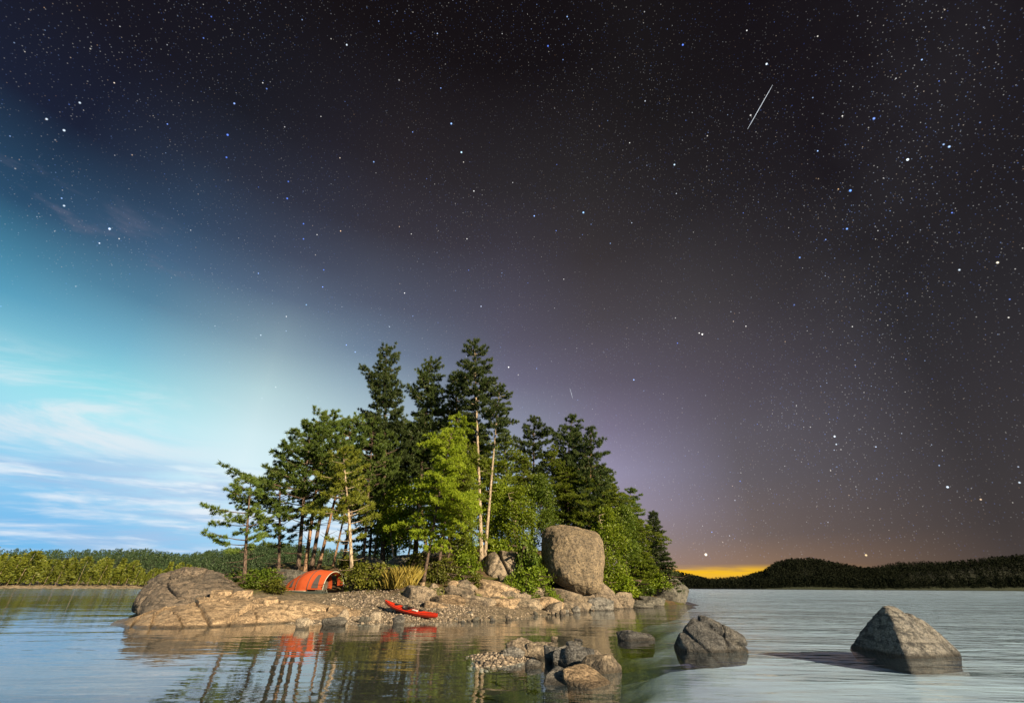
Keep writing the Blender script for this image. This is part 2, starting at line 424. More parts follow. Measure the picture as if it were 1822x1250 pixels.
M = dict(
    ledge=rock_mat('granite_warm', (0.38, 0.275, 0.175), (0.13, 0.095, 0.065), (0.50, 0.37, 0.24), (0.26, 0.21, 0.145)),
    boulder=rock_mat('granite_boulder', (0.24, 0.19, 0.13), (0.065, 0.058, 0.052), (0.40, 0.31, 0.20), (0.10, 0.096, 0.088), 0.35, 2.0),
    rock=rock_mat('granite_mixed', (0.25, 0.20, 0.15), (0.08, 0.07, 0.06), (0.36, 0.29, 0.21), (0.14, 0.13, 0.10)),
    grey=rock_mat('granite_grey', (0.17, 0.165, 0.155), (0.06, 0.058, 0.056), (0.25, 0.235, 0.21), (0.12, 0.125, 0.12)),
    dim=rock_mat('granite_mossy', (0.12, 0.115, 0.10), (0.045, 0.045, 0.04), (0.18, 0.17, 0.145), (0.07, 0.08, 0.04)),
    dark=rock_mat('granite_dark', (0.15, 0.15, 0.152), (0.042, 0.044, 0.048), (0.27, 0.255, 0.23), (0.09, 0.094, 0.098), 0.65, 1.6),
    dome=rock_mat('granite_dome_shade', (0.135, 0.115, 0.095), (0.05, 0.045, 0.04), (0.22, 0.175, 0.135), (0.085, 0.08, 0.07), 0.6),  # shade over the dome put into a darker granite colour
    pale=rock_mat('granite_pale', (0.42, 0.34, 0.25), (0.17, 0.14, 0.11), (0.52, 0.44, 0.34), (0.3, 0.26, 0.2), 0.3, 1.6),
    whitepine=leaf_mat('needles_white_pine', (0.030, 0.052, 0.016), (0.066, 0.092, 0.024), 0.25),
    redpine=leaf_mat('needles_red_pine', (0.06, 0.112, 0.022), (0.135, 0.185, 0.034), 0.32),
    redpine_lit=leaf_mat('needles_red_pine_lit', (0.12, 0.155, 0.02), (0.22, 0.24, 0.03), 0.35),  # lit copy of the red pine needles, sunlight put into the colour
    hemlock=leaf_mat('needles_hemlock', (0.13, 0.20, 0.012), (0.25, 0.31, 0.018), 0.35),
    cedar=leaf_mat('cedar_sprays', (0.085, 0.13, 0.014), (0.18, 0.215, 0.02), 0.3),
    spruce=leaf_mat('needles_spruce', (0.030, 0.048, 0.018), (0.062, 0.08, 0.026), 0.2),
    leafy=leaf_mat('leaves_green', (0.10, 0.165, 0.012), (0.22, 0.275, 0.018), 0.4),
    leafy2=leaf_mat('leaves_deep', (0.055, 0.10, 0.012), (0.13, 0.18, 0.018), 0.38),
    shrub=leaf_mat('shrub_leaves', (0.06, 0.08, 0.012), (0.15, 0.15, 0.02), 0.35),
    fern=leaf_mat('fern_green', (0.10, 0.17, 0.012), (0.19, 0.25, 0.02), 0.4),
    straw=leaf_mat('straw_grass', (0.22, 0.18, 0.04), (0.36, 0.28, 0.06), 0.4),
    farleaf=leaf_mat('shore_leaves', (0.065, 0.10, 0.014), (0.18, 0.19, 0.026), 0.32),
    forest=leaf_mat('forest_leaves', (0.020, 0.042, 0.020), (0.048, 0.075, 0.030), 0.2),
    nightforest=leaf_mat('spruce_forest_night', (0.009, 0.011, 0.007), (0.013, 0.015, 0.009), 0.05, 0.0),  # night shade on the hills put into near-black needles
    bark=bark_mat('bark_pine', (0.20, 0.125, 0.08), (0.30, 0.19, 0.12)),
    barkdark=bark_mat('bark_dark', (0.09, 0.065, 0.05), (0.15, 0.105, 0.08)),
    barkpale=bark_mat('bark_pale', (0.34, 0.27, 0.19), (0.46, 0.37, 0.27)),
)

# ------------------------------------------------------------------ island ground: a surface through surveyed points
shore_px = [(236, 1113), (300, 1117), (400, 1112), (500, 1108), (600, 1109), (700, 1107), (790, 1106), (860, 1103), (940, 1098), (1000, 1092), (1060, 1085), (1130, 1080), (1170, 1077), (1222, 1070)]
ctrl = []
for u, v in shore_px:
    p = W(u, v); ctrl.append((p.x, p.y, 0.0))
    q = p * (1 - 2.6 / p.length); ctrl.append((q.x, q.y, -0.7))
TA0, TA1 = P(503, 1046, 33.4), P(586, 1051, 32.4)
TD = (TA1 - TA0); TD.z = 0; TD.normalize(); TN = Vector((TD.y, -TD.x, 0))
for q_ in (TA0, TA0 + TD * 1.5, TA1, TA1 + TD * 0.8):
    for o_ in (-1.3, 0, 1.3):
        w_ = q_ + TN * o_; ctrl.append((w_.x, w_.y, TA0.z - .22))
for u, v, Y in ( (650, 1075, 26.5), (600, 1086, 26), (560, 1084, 26), (520, 1076, 26.3), (620, 1098, 24.6), (570, 1098, 24.3), (620, 1052, 31), (435, 1032, 31), (470, 1046, 30), (526, 1028, 37.5), (555, 1058, 29.5), (627, 1030, 34), (752, 1038, 31), (700, 1018, 38), (800, 1026, 36),
                (860, 992, 39), (905, 1040, 35), (960, 1056, 34.5), (1015, 1064, 38), (1100, 1064, 41), (1160, 1066, 47), (1195, 1064, 50), (1125, 1066, 44), (900, 968, 46), (780, 990, 44), (650, 1010, 42), (550, 1016, 44), (450, 1028, 42),
                (1050, 1005, 50), (720, 1062, 28.5), (800, 1068, 29), (870, 1072, 30), (760, 1080, 26.5), (930, 1075, 32), (350, 1062, 29), (290, 1075, 28.5), (400, 1055, 33), (830, 1050, 32)):
    p = P(u, v, Y); ctrl.append(tuple(p))
ctrl += [(-19, 30, -0.8), (-19.5, 26, -0.8), (-17, 36, -0.5), (-14, 44, -0.4), (-6, 58, 1.2), (6, 60, 2.2), (16, 60, 0.8), (-10, 66, -1), (0, 72, -1.2), (10, 74, -1.2), (22, 68, -1.2), (24, 58, -1.0), (22.5, 52, -0.9), (-26, 30, -2), (-24, 20, -2), (0, 14, -2), (20, 26, -2), (28, 40, -2), (30, 60, -2), (-20, 60, -2), (-24, 44, -2), (0, 84, -2)]
CP = np.array(ctrl)


def _tps(r2):
    return np.where(r2 > 0, 0.5 * r2 * np.log(r2 + 1e-12), 0)


_n = len(CP)
_A = np.zeros((_n + 3, _n + 3))
_A[:_n, :_n] = _tps(((CP[:, None, :2] - CP[None, :, :2]) ** 2).sum(-1)) + np.eye(_n) * 1.0
_A[:_n, _n:] = np.c_[np.ones(_n), CP[:, :2]]; _A[_n:, :_n] = _A[:_n, _n:].T
_w = np.linalg.solve(_A, np.r_[CP[:, 2], 0, 0, 0])


def ground_arr(x, y):
    x = np.asarray(x, float); y = np.asarray(y, float)
    o = np.zeros(len(x))
    for i in range(0, len(x), 20000):
        xx = np.c_[x[i:i + 20000], y[i:i + 20000]]
        o[i:i + 20000] = _tps(((xx[:, None] - CP[None, :, :2]) ** 2).sum(-1)) @ _w[:_n] + _w[_n] + xx @ _w[_n + 1:]
    return np.clip(o, -2.2, 7)


def ground(x, y):
    return float(ground_arr([x], [y])[0])


def on_ground(u, Y, v0=1030):
    """point on the island ground in image column u, Y metres ahead"""
    p = P(u, v0, Y)
    for _ in range(3):
        z = ground(p.x, Y)
        d = ray(u, v0)
        # column changes slightly with height: solve by re-aiming
        pz = (Vector((0, Y, z - CAMZ)))
        cy = pz.dot(up); cz = pz.dot(fwd)
        v0 = PH / 2 - F * cy / cz
        p = P(u, v0, Y)
    return Vector((p.x, Y, ground(p.x, Y)))


gx = np.linspace(-25, 28, 190); gy = np.linspace(15, 82, 230)
X, Yg = np.meshgrid(gx, gy); gpts = np.c_[X.ravel(), Yg.ravel()]
gz = ground_arr(gpts[:, 0], gpts[:, 1])
g3 = np.c_[gpts, np.zeros(len(gpts))]
gz += np.clip(gz + 0.3, 0, 1) * (0.16 * fbm(g3 * 0.8, 4, 3) + 0.05 * fbm(g3 * 3, 3, 4))
idx = np.arange(len(gpts)).reshape(len(gy), len(gx))
quads = np.c_[idx[:-1, :-1].ravel(), idx[:-1, 1:].ravel(), idx[1:, 1:].ravel(), idx[1:, :-1].ravel()]
m, t = material('island_soil')
g = t.new('ShaderNodeNewGeometry'); pos = g.outputs['Position']
sp = t.new('ShaderNodeSeparateXYZ'); t.l.new(pos, sp.inputs[0])
na = t.noise(pos, 0.5, 5, 0.6); nb = t.noise(pos, 2.5, 5, 0.65); nc = t.noise(pos, 14, 4, 0.7)
soil = t.mix(t.mr(nb, 0.35, 0.65), (0.05, 0.036, 0.022), (0.12, 0.078, 0.042))
grass = t.mix(t.mr(nc, 0.3, 0.7), (0.035, 0.05, 0.012), (0.09, 0.09, 0.022))
cc = t.mix(t.mr(na, 0.44, 0.58), soil, grass)
grav = t.mix(t.mr(t.voro(pos, 9).outputs['Color'], 0.2, 0.9), (0.09, 0.075, 0.055), (0.22, 0.18, 0.13))
beach = t.m('MULTIPLY', t.mr(t.m('ADD', sp.outputs[2], t.m('MULTIPLY', t.m('SUBTRACT', nb, 0.5), 0.5)), 0.85, 1.25, 1, 0), t.mr(sp.outputs[0], 5, 9, 1, 0))
cc = t.mix(beach, cc, grav)
cc = t.mix(t.mr(sp.outputs[2], -0.15, 0.06, 0.85, 0), cc, (0.03, 0.025, 0.015))
princ(t, cc, 0.95, t.m('ADD', nb, t.m('MULTIPLY', nc, 0.5)), 0.8, 0.08, 0.15)
isl = tag(obj('island_ground', mesh('island_ground', np.c_[gpts, gz], quads), m), 'rocky island ground of pine litter, grass and gravel beach', kind='structure')

# ------------------------------------------------------------------ lake
m, t = material('lake_water')
g = t.new('ShaderNodeNewGeometry'); pos = g.outputs['Position']
dist = t.vm('LENGTH', pos)
h1 = t.noise(t.mapping(pos, (0.42, 1.5, 1), (0, 0, R(-9))), 1.5, 2, 0.45, 0.6)
h2 = t.noise(t.mapping(pos, (0.6, 1.4, 1), (0, 0, R(12))), 4.2, 2, 0.5, 0.3)
h3 = t.noise(t.mapping(pos, (0.7, 1.3, 1), (0, 0, R(-8))), 0.38, 2, 0.4)
spx = t.new('ShaderNodeSeparateXYZ'); t.l.new(pos, spx.inputs[0])
open_ = t.mr(t.m('ADD', spx.outputs[0], t.m('MULTIPLY', spx.outputs[1], -0.28)), -2.0, 9.0)      # breeze on the open side, lee in front of the island
wind = t.mr(t.noise(pos, 0.02, 2), 0.42, 0.6)
far = t.mr(dist, 60, 130)
amp = t.m('ADD', 0.22, t.m('ADD', t.m('MULTIPLY', open_, 2.5), t.m('MULTIPLY', far, 0.8)))
hh = t.m('ADD', t.m('MULTIPLY', h1, 0.034), t.m('ADD', t.m('MULTIPLY', h2, 0.009), t.m('MULTIPLY', h3, 0.075)))
hh = t.m('MULTIPLY', hh, t.m('MULTIPLY', amp, t.mr(t.noise(t.mapping(pos, (.5, 1.4, 1)), 0.16, 4), 0.35, 0.65, 0.6, 1.35)))
bn = t.new('ShaderNodeBump'); bn.inputs['Strength'].default_value = 1.0; bn.inputs['Distance'].default_value = 1.0
t.put(bn.inputs['Height'], hh)
gl_ = t.new('ShaderNodeBsdfGlossy'); t.put(gl_.inputs[0], (1, 1, 1)); t.put(gl_.inputs['Roughness'], t.mr(dist, 20, 250, 0.02, 0.16)); t.l.new(bn.outputs[0], gl_.inputs['Normal'])
tr = t.new('ShaderNodeBsdfTransparent'); t.put(tr.inputs[0], (0.76, 0.89, 1.0))
cosv = t.m('ABSOLUTE', t.vm('DOT_PRODUCT', bn.outputs[0], g.outputs['Incoming']))
fre = t.m('ADD', 0.02, t.m('MULTIPLY', t.m('POWER', t.m('SUBTRACT', 1.0, cosv, clamp=True), 5.0), 0.9))     # Schlick, same from above and below
mx = t.new('ShaderNodeMixShader'); t.put(mx.inputs[0], fre); t.l.new(tr.outputs[0], mx.inputs[1]); t.l.new(gl_.outputs[0], mx.inputs[2])
t.l.new(mx.outputs[0], t.out.inputs[0])
water = tag(obj('lake_water', mesh('lake_water', [(-3000, -600, 0), (3000, -600, 0), (3000, 4000, 0), (-3000, 4000, 0)], [(0, 1, 2, 3)], False), m), 'rippled lake water around the island', kind='structure')

m, t = material('lake_mud')
pos = t.new('ShaderNodeNewGeometry').outputs['Position']
princ(t, t.mix(t.mr(t.noise(pos, 0.6, 5), 0.35, 0.65), (0.010, 0.014, 0.006), (0.024, 0.03, 0.012)), 0.9)
tag(obj('lake_bed', mesh('lake_bed', [(-3000, -600, -1.6), (3000, -600, -1.6), (3000, 4000, -1.6), (-3000, 4000, -1.6)], [(0, 1, 2, 3)], False), m), 'dark muddy lake bed under the water', kind='structure')

# pale bed added under the open water on the right to brighten it
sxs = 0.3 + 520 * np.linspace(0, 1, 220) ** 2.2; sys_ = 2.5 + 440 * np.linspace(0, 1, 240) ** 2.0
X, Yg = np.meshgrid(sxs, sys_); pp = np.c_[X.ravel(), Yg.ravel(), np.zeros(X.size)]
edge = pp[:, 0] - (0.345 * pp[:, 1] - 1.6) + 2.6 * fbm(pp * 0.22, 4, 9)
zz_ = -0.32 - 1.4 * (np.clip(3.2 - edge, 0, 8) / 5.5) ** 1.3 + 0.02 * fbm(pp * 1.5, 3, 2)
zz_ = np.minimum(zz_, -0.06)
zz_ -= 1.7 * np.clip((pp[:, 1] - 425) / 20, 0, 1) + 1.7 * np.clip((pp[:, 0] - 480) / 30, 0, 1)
idx = np.arange(len(pp)).reshape(X.shape)
quads = np.c_[idx[:-1, :-1].ravel(), idx[:-1, 1:].ravel(), idx[1:, 1:].ravel(), idx[1:, :-1].ravel()]
m, t = material('brightening_bed_pale')
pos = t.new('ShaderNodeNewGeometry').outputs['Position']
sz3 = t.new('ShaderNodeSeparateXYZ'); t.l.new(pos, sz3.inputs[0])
deep = t.mr(t.m('ADD', sz3.outputs[2], t.m('MULTIPLY', t.m('SUBTRACT', t.noise(pos, 0.9, 6, 0.65), 0.5), 0.9)), -1.35, -0.25, 1, 0)    # darkens the added bed with depth to soften its edge
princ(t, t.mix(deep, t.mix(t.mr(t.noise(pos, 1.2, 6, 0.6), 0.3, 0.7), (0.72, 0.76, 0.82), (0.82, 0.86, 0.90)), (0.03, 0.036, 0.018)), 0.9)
tag(obj('brightening_bed', mesh('brightening_bed', np.c_[pp[:, :2], zz_], quads), m), 'added pale bed that brightens the open water from below', kind='structure')


# ------------------------------------------------------------------ rocks
_ico = {}


def ico(sub):
    if sub not in _ico:
        bm = bmesh.new(); bmesh.ops.create_icosphere(bm, subdivisions=sub, radius=1.0)
        bm.verts.ensure_lookup_table()
        _ico[sub] = (np.array([v.co[:] for v in bm.verts]), np.array([[v.index for v in f.verts] for f in bm.faces]))
        bm.free()
    return _ico[sub]


def hull_planes(pts):
    bm = bmesh.new()
    for p in pts: bm.verts.new(p)
    bmesh.ops.convex_hull(bm, input=bm.verts)
    bm.normal_update()
    pl = [(np.array(f.normal[:]), np.array(f.verts[0].co[:])) for f in bm.faces]
    bm.free()
    return pl


def hull_rock(pts, p=14, sub=5, rough=0.05, fine=0.02, freq=1.0, seed=0, strata=None, cracks=()):
    """a rock whose bulk is the hull of pts, with rounded edges and broken surface; returns verts, faces in the frame of pts"""
    pts = np.array([tuple(q) for q in pts], float)
    c0 = pts.mean(0)
    D, Fc = ico(sub)
    acc = np.zeros(len(D))
    for n, q in hull_planes(pts):
        d = float(n @ (q - c0))
        if d < 0: n, d = -n, -d
        acc += np.clip((D @ n) / max(d, 1e-3), 0, None) ** p
    r = acc ** (-1.0 / p)
    V = D * r[:, None]
    s = np.linalg.norm(pts.max(0) - pts.min(0)) / 3.0
    Vq = V / s * 1.7 * freq + seed * 3.7
    disp = rough * fbm(Vq, 4, seed, 0.5) + fine * fbm(Vq * 4.5, 3, seed + 9, 0.6, True) + 0.022 * fbm(Vq * 2.4, 4, seed + 3, 0.6, True)
    if strata is not None:
        ax, fr_, am = strata
        ph = Vq @ np.array(ax) * fr_ + 1.3 * fbm(Vq * 0.8, 3, seed + 5)
        disp += am * (np.abs(np.sin(ph)) ** 0.35 - 0.75)
    V = V + D * (disp * s)[:, None]
    V = V + c0
    for (a, n, w, dep) in cracks:                        # groove where a plane cuts the rock: point, normal, width, depth
        n = np.array(n, float); n /= np.linalg.norm(n)
        dd = np.abs((V - np.array(a)) @ n + 0.05 * fbm(V * 2.2, 3, seed + 21))
        V = V - (V - c0) / (np.linalg.norm(V - c0, axis=1, keepdims=True) + 1e-6) * (dep * np.clip(1 - dd / w, 0, 1))[:, None]
    return V, Fc


def random_pts(n, size, seed, flat_bottom=True):
    r = np.random.default_rng(seed)
    q = r.normal(size=(n, 3)); q /= np.linalg.norm(q, axis=1, keepdims=True)
    q *= r.uniform(0.82, 1.12, (n, 1))
    if flat_bottom: q[:, 2] = np.where(q[:, 2] < -0.45, -0.45, q[:, 2])
    return q * np.array(size)


def place_mesh(name, V, Fc, mat, label, cat, group=None, base=None):
    if base is None: base = Vector((V[:, 0].mean(), V[:, 1].mean(), max(V[:, 2].min(), -0.3)))
    me = mesh(name, V - np.array(base[:]), Fc)
    return tag(obj(name, me, mat, loc=base), label, cat, group)


def px_rock(u, v, wpx, hpx, label, mat='rock', Y=None, seed=1, depth=0.8, sub=4, p=30, n=9, rot=0.0, group=None, name='rock', sink=0.35, rough=0.04, tilt=(0, 0), strata=None, deep=0.0):
    """rock whose visible base is at pixel (u,v) - on the water, or Y metres ahead - wpx wide and hpx tall as pictured"""
    b = W(u, v) if Y is None else P(u, v, Y)
    k = ppm(b); w = wpx / k / 2; h = hpx / k
    pts = random_pts(n, (w, w * depth, h * 0.62), seed)
    pts[:, 2] = np.where(pts[:, 2] < 0, pts[:, 2] * 0.8, pts[:, 2])
    Mx = Matrix.Rotation(tilt[1], 3, 'Y') @ Matrix.Rotation(tilt[0], 3, 'X') @ Matrix.Rotation(rot, 3, 'Z')
    pts = pts @ np.array(Mx).T
    pts[:, 0] *= (2 * w) / (pts[:, 0].max() - pts[:, 0].min())
    top = pts[:, 2].max()
    pts[:, 2] += h - top
    pts[:, 2] = np.maximum(pts[:, 2], -sink * max(h, 0.3))
    if deep: pts = np.vstack([pts, np.c_[pts[:, :2][pts[:, 2] < h * .3] * .85, np.full((pts[:, 2] < h * .3).sum(), -deep)]])
    pts = np.vstack([pts, [(-w * .6, -w * depth * .6, -sink * h), (w * .6, -w * depth * .6, -sink * h), (w * .6, w * depth * .6, -sink * h), (-w * .6, w * depth * .6, -sink * h)]])
    V, Fc = hull_rock(pts, p=p, sub=sub, rough=rough, fine=0.03, seed=seed, strata=strata)
    V = V + np.array(b[:]) + np.array((0, w * depth * 0.75, 0))
    return place_mesh(name, V, Fc, M[mat], label, 'rock', group)


# whale-backed dome at the island's left end
pts = [P(*q) for q in ((236, 1090, 26.6), (240, 1064, 27.2), (262, 1034, 28.2), (292, 1018, 28.6), (330, 1008, 29.4), (372, 1013, 29.4), (424, 1040, 29.0), (458, 1060, 28.2), (300, 1040, 26.6), (380, 1052, 26.4), (330, 1086, 25.4), (250, 1100, 25.8), (420, 1075, 26),
                       (270, 1030, 31.5), (330, 1012, 32.5), (400, 1030, 32.5), (250, 1075, 32), (440, 1060, 32))]
V, Fc = hull_rock(pts, p=24, sub=6, rough=0.07, fine=0.03, freq=1.5, seed=4, strata=((0.35, 0.3, 1.0), 3.4, 0.055),
                  cracks=((P(345, 1030, 27), (0.9, 0.2, 0.55), 0.08, 0.2), (P(300, 1050, 26.5), (0.2, -0.3, 1.0), 0.14, 0.34), (P(400, 1040, 27), (0.5, 0.1, 0.9), 0.08, 0.2), (P(275, 1040, 27), (1, 0.3, -0.4), 0.08, 0.2)))
place_mesh('rock_dome', V, Fc, M['dome'], 'big whale-backed rock dome at the left end of the island', 'rock')

# long cracked ledge sloping into the water
fr_px = [(192, 1112), (240, 1117), (330, 1117), (420, 1112), (520, 1107), (600, 1104), (640, 1102)]
rd_px = [(205, 1110, 22.6), (245, 1095, 23.4), (295, 1079, 24.4), (345, 1068, 25.2), (385, 1062, 25.6), (440, 1063, 26.2), (500, 1066, 26.6), (560, 1071, 26.6), (610, 1078, 26.4), (645, 1086, 25.8)]
ns, nt = 460, 110
ss = np.linspace(0, 1, ns); ttv = np.linspace(-0.12, 1.7, nt)


def lerp_pts(L, s):
    L = np.array([tuple(q) for q in L]); k = np.linspace(0, 1, len(L))
    return np.stack([np.interp(s, k, L[:, i]) for i in range(3)], 1)


Fp = lerp_pts([W(*q) for q in fr_px], ss); Rp = lerp_pts([P(*q) for q in rd_px], ss)
ker = np.hanning(41); ker /= ker.sum()
for A_ in (Fp, Rp):
    for i in range(3):
        A_[:, i] = np.convolve(np.pad(A_[:, i], 20, 'edge'), ker, 'valid')
S, T = np.meshgrid(ss, ttv, indexing='ij')
Pt = Fp[:, None, :] + (Rp - Fp)[:, None, :] * T[..., None]
zr = np.maximum(Rp[:, 2], 0.05)[:, None]
prof = np.where(T < 0, T * 2.2, np.where(T < 1, np.sin(np.clip(T, 0, 1) * math.pi / 2) ** 0.62, 1 - 0.75 * (T - 1) ** 1.3 * 1.3))
Zl = zr * prof + np.where(T < 0, T * 1.2, 0)
Pf = np.c_[Pt[..., 0].ravel(), Pt[..., 1].ravel(), np.zeros(Pt[..., 0].size)]
Zl = Zl + (0.13 * fbm(Pf * 0.55, 4, 31) + 0.035 * fbm(Pf * 2.6, 4, 33, 0.55) + 0.035 * (fbm(np.c_[Pf[:, 0] * 0.7 + Pf[:, 1] * .3, Pf[:, 1] * 2.4, Pf[:, 2]], 4, 35, 0.55, True)) + 0.008 * fbm(Pf * 6.0, 3, 36, 0.6, True)).reshape(S.shape) * np.clip(zr * 1.6, 0.15, 1)
LINES = [((0.34, -0.1), (0.27, 0.35), (0.21, 0.8)), ((0.42, -0.1), (0.355, 0.5), (0.33, 0.95)), ((0.47, 0.0), (0.56, 0.4), (0.64, 0.62)), ((0.66, 1.2), (0.645, 0.62), (0.60, 0.48), (0.52, 0.95), (0.47, 1.25)), ((0.76, -0.1), (0.68, 0.45), (0.655, 0.95), (0.66, 1.3)),
         ((0.86, -0.05), (0.80, 0.35), (0.84, 0.75), (0.86, 1.2)), ((0.30, 0.95), (0.38, 0.75), (0.42, 1.05)), ((0.79, 0.35), (0.72, 0.30)), ((0.14, 0.0), (0.13, 0.5), (0.17, 1.0)), ((0.90, 0.1), (0.93, 0.6), (0.98, 0.9)), ((0.22, -0.1), (0.20, 0.4), (0.26, 0.9)), ((0.48, 0.5), (0.42, 0.62), (0.36, 0.55)), ((0.56, -0.1), (0.545, 0.38)), ((0.70, 0.6), (0.76, 0.72), (0.83, 0.6))]
Sx, Tx = S * 14.0, T * 4.2
rb = np.random.default_rng(66)
wx = Sx + 0.25 * fbm(np.c_[Sx.ravel(), Tx.ravel(), np.zeros(Sx.size)] * .9, 3, 71).reshape(S.shape); wy = Tx + 0.25 * fbm(np.c_[Sx.ravel(), Tx.ravel(), np.ones(Sx.size)] * .9, 3, 72).reshape(S.shape)
ca_, sa_ = math.cos(.5), math.sin(.5)
ru, rv = (wx * ca_ + wy * sa_), (-wx * sa_ + wy * ca_) * 1.7
seeds = np.c_[rb.uniform(-1, 16, 15), rb.uniform(-1, 8, 15)]
su_, sv_ = seeds[:, 0] * ca_ + seeds[:, 1] * sa_, (-seeds[:, 0] * sa_ + seeds[:, 1] * ca_) * 1.7
D2 = np.sqrt((ru[..., None] - su_) ** 2 + (rv[..., None] - sv_) ** 2)
o2 = np.argsort(D2, -1)[..., :2]; d1 = np.take_along_axis(D2, o2[..., :1], -1)[..., 0]; d2 = np.take_along_axis(D2, o2[..., 1:], -1)[..., 0]
id1 = o2[..., 0]; hb = rb.uniform(-.05, .05, 15); tu = rb.uniform(-.03, .03, 15); tv = rb.uniform(-.03, .03, 15)
inl = np.clip(T * 3, 0, 1) * np.clip(zr * 2, .2, 1)
Zl = Zl + (hb[id1] + tu[id1] * (ru - su_[id1]) + tv[id1] * (rv - sv_[id1])) * inl
Zl = Zl - 0.14 * np.clip(1 - (d2 - d1) / 0.07, 0, 1) ** .8 * inl
wob = fbm(np.c_[Sx.ravel() * 0.9, Tx.ravel() * 0.9, np.zeros(Sx.size)], 4, 40).reshape(S.shape) * 0.16
for li_, L in enumerate(LINES):
    best = np.full(S.shape, 9.0); side = np.zeros(S.shape)
    for (a, b) in zip(L[:-1], L[1:]):
        ax, ay, bx, by = a[0] * 14, a[1] * 4.2, b[0] * 14, b[1] * 4.2
        l2 = (bx - ax) ** 2 + (by - ay) ** 2
        q = np.clip(((Sx - ax) * (bx - ax) + (Tx - ay) * (by - ay)) / l2, 0, 1)
        d = np.hypot(Sx - ax - q * (bx - ax), Tx - ay - q * (by - ay))
        sg = np.sign((Sx - ax) * (by - ay) - (Tx - ay) * (bx - ax))
        upd = d < best; best = np.where(upd, d, best); side = np.where(upd, sg, side)
    dd = best + wob * 0.6 * np.clip(best * 8, 0, 1)
    Zl -= 0.24 * np.clip(1 - dd / (0.07 if li_ < 6 else 0.045), 0, 1) ** .7 * (1.0 if li_ < 6 else 0.6)
    Zl += side * (0.045 if li_ % 2 else -0.05) * np.clip(1 - dd / 0.9, 0, 1) * np.clip(dd / 0.05, 0, 1)
idx = np.arange(ns * nt).reshape(ns, nt)
quads = np.c_[idx[:-1, :-1].ravel(), idx[1:, :-1].ravel(), idx[1:, 1:].ravel(), idx[:-1, 1:].ravel()]
place_mesh('bedrock_ledge', np.c_[Pt[..., 0].ravel(), Pt[..., 1].ravel(), Zl.ravel()], quads, M['ledge'], 'long low cracked granite ledge sloping into the water below the tent', 'rock')
px_rock(384, 1063, 38, 13, 'small wedge-shaped slab perched on the crest of the cracked ledge', 'ledge', 25.8, seed=21, sink=0.5, depth=0.6, sub=4)
px_rock(425, 1066, 40, 15, 'flat tilted slab lying on the ledge beside the wedge-shaped one', 'ledge', 26.2, seed=22, sink=0.5, depth=0.6, tilt=(0, -0.25), sub=4)

# the great boulder
bq = [(963, 1010, 37.0), (962, 952, 37.4), (972, 936, 37.8), (1000, 931, 38.2), (1040, 938, 38.4), (1066, 948, 38.2), (1077, 975, 37.6), (1077, 1010, 37.2), (1070, 1050, 36.6), (1052, 1062, 36.2), (1015, 1056, 36.0), (985, 1038, 36.2), (972, 1018, 36.6),
      (990, 945, 36.0), (1055, 955, 36.0), (1062, 1020, 35.4), (985, 1000, 35.4), (1010, 1035, 35.0), (1055, 1045, 35.3), (1020, 960, 35.4)]
pts = [P(*q) for q in bq]
for u, v, Y in ((965, 1000, 40.5), (970, 950, 40.8), (1010, 934, 41.2), (1060, 945, 41), (1074, 990, 40.5), (1050, 1040, 39.5), (1000, 1035, 39.5)):
    pts.append(P(u, v, Y))
V, Fc = hull_rock(pts, p=20, sub=6, rough=0.05, fine=0.022, freq=1.5, seed=8,
                  cracks=((P(1035, 950, 36), (0.2, -0.4, 1.0), 0.12, 0.14), (P(1030, 1000, 35), (1, 0.1, 0.35), 0.10, 0.08)))
place_mesh('boulder', V, Fc, M['boulder'], 'huge upright boulder standing on the island shore among the green trees', 'boulder')

# cracked block beside the twin trunks, and the other big outcrops
V, Fc = hull_rock([P(*q) for q in ((856, 1012, 37.4), (868, 985, 37.6), (890, 978, 38), (925, 982, 38.2), (932, 1010, 37.6), (928, 1030, 36.6), (890, 1032, 35.8), (866, 1026, 36.0), (880, 990, 36.6), (915, 992, 36.6), (870, 985, 40), (925, 985, 40.5), (900, 1030, 40))], p=14, sub=5, rough=0.05, seed=12,
                  cracks=((P(899, 1010, 36.5), (1.0, 0, 0.55), 0.16, 0.5), (P(885, 1000, 36.5), (0.8, 0.3, -0.6), 0.1, 0.25)))
place_mesh('rock', V, Fc, M['rock'], 'split granite block at the foot of the twin-trunked pine', 'rock')
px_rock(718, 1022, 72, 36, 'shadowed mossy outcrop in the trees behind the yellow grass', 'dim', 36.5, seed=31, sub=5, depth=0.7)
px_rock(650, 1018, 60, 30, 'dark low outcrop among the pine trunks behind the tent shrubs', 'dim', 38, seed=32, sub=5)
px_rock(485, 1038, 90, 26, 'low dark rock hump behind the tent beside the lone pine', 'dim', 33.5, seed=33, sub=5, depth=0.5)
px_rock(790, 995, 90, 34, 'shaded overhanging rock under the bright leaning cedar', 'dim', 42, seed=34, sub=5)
px_rock(1090, 1080, 84, 42, 'rounded outcrop against the lower right side of the huge boulder', 'rock', 37.5, seed=36, sub=5, depth=0.8)
px_rock(1072, 1086, 52, 22, 'grey flat-faced shore block below the huge boulder', 'grey', None, seed=37, sub=5)
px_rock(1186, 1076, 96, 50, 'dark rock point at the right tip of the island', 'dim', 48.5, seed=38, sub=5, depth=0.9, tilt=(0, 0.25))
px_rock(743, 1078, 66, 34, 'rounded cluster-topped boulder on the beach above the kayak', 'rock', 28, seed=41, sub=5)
px_rock(770, 1092, 56, 20, 'flat sunlit slab lying on the gravel beside the kayak', 'ledge', 26.2, seed=42, sub=5, depth=0.9, tilt=(0, 0.1))
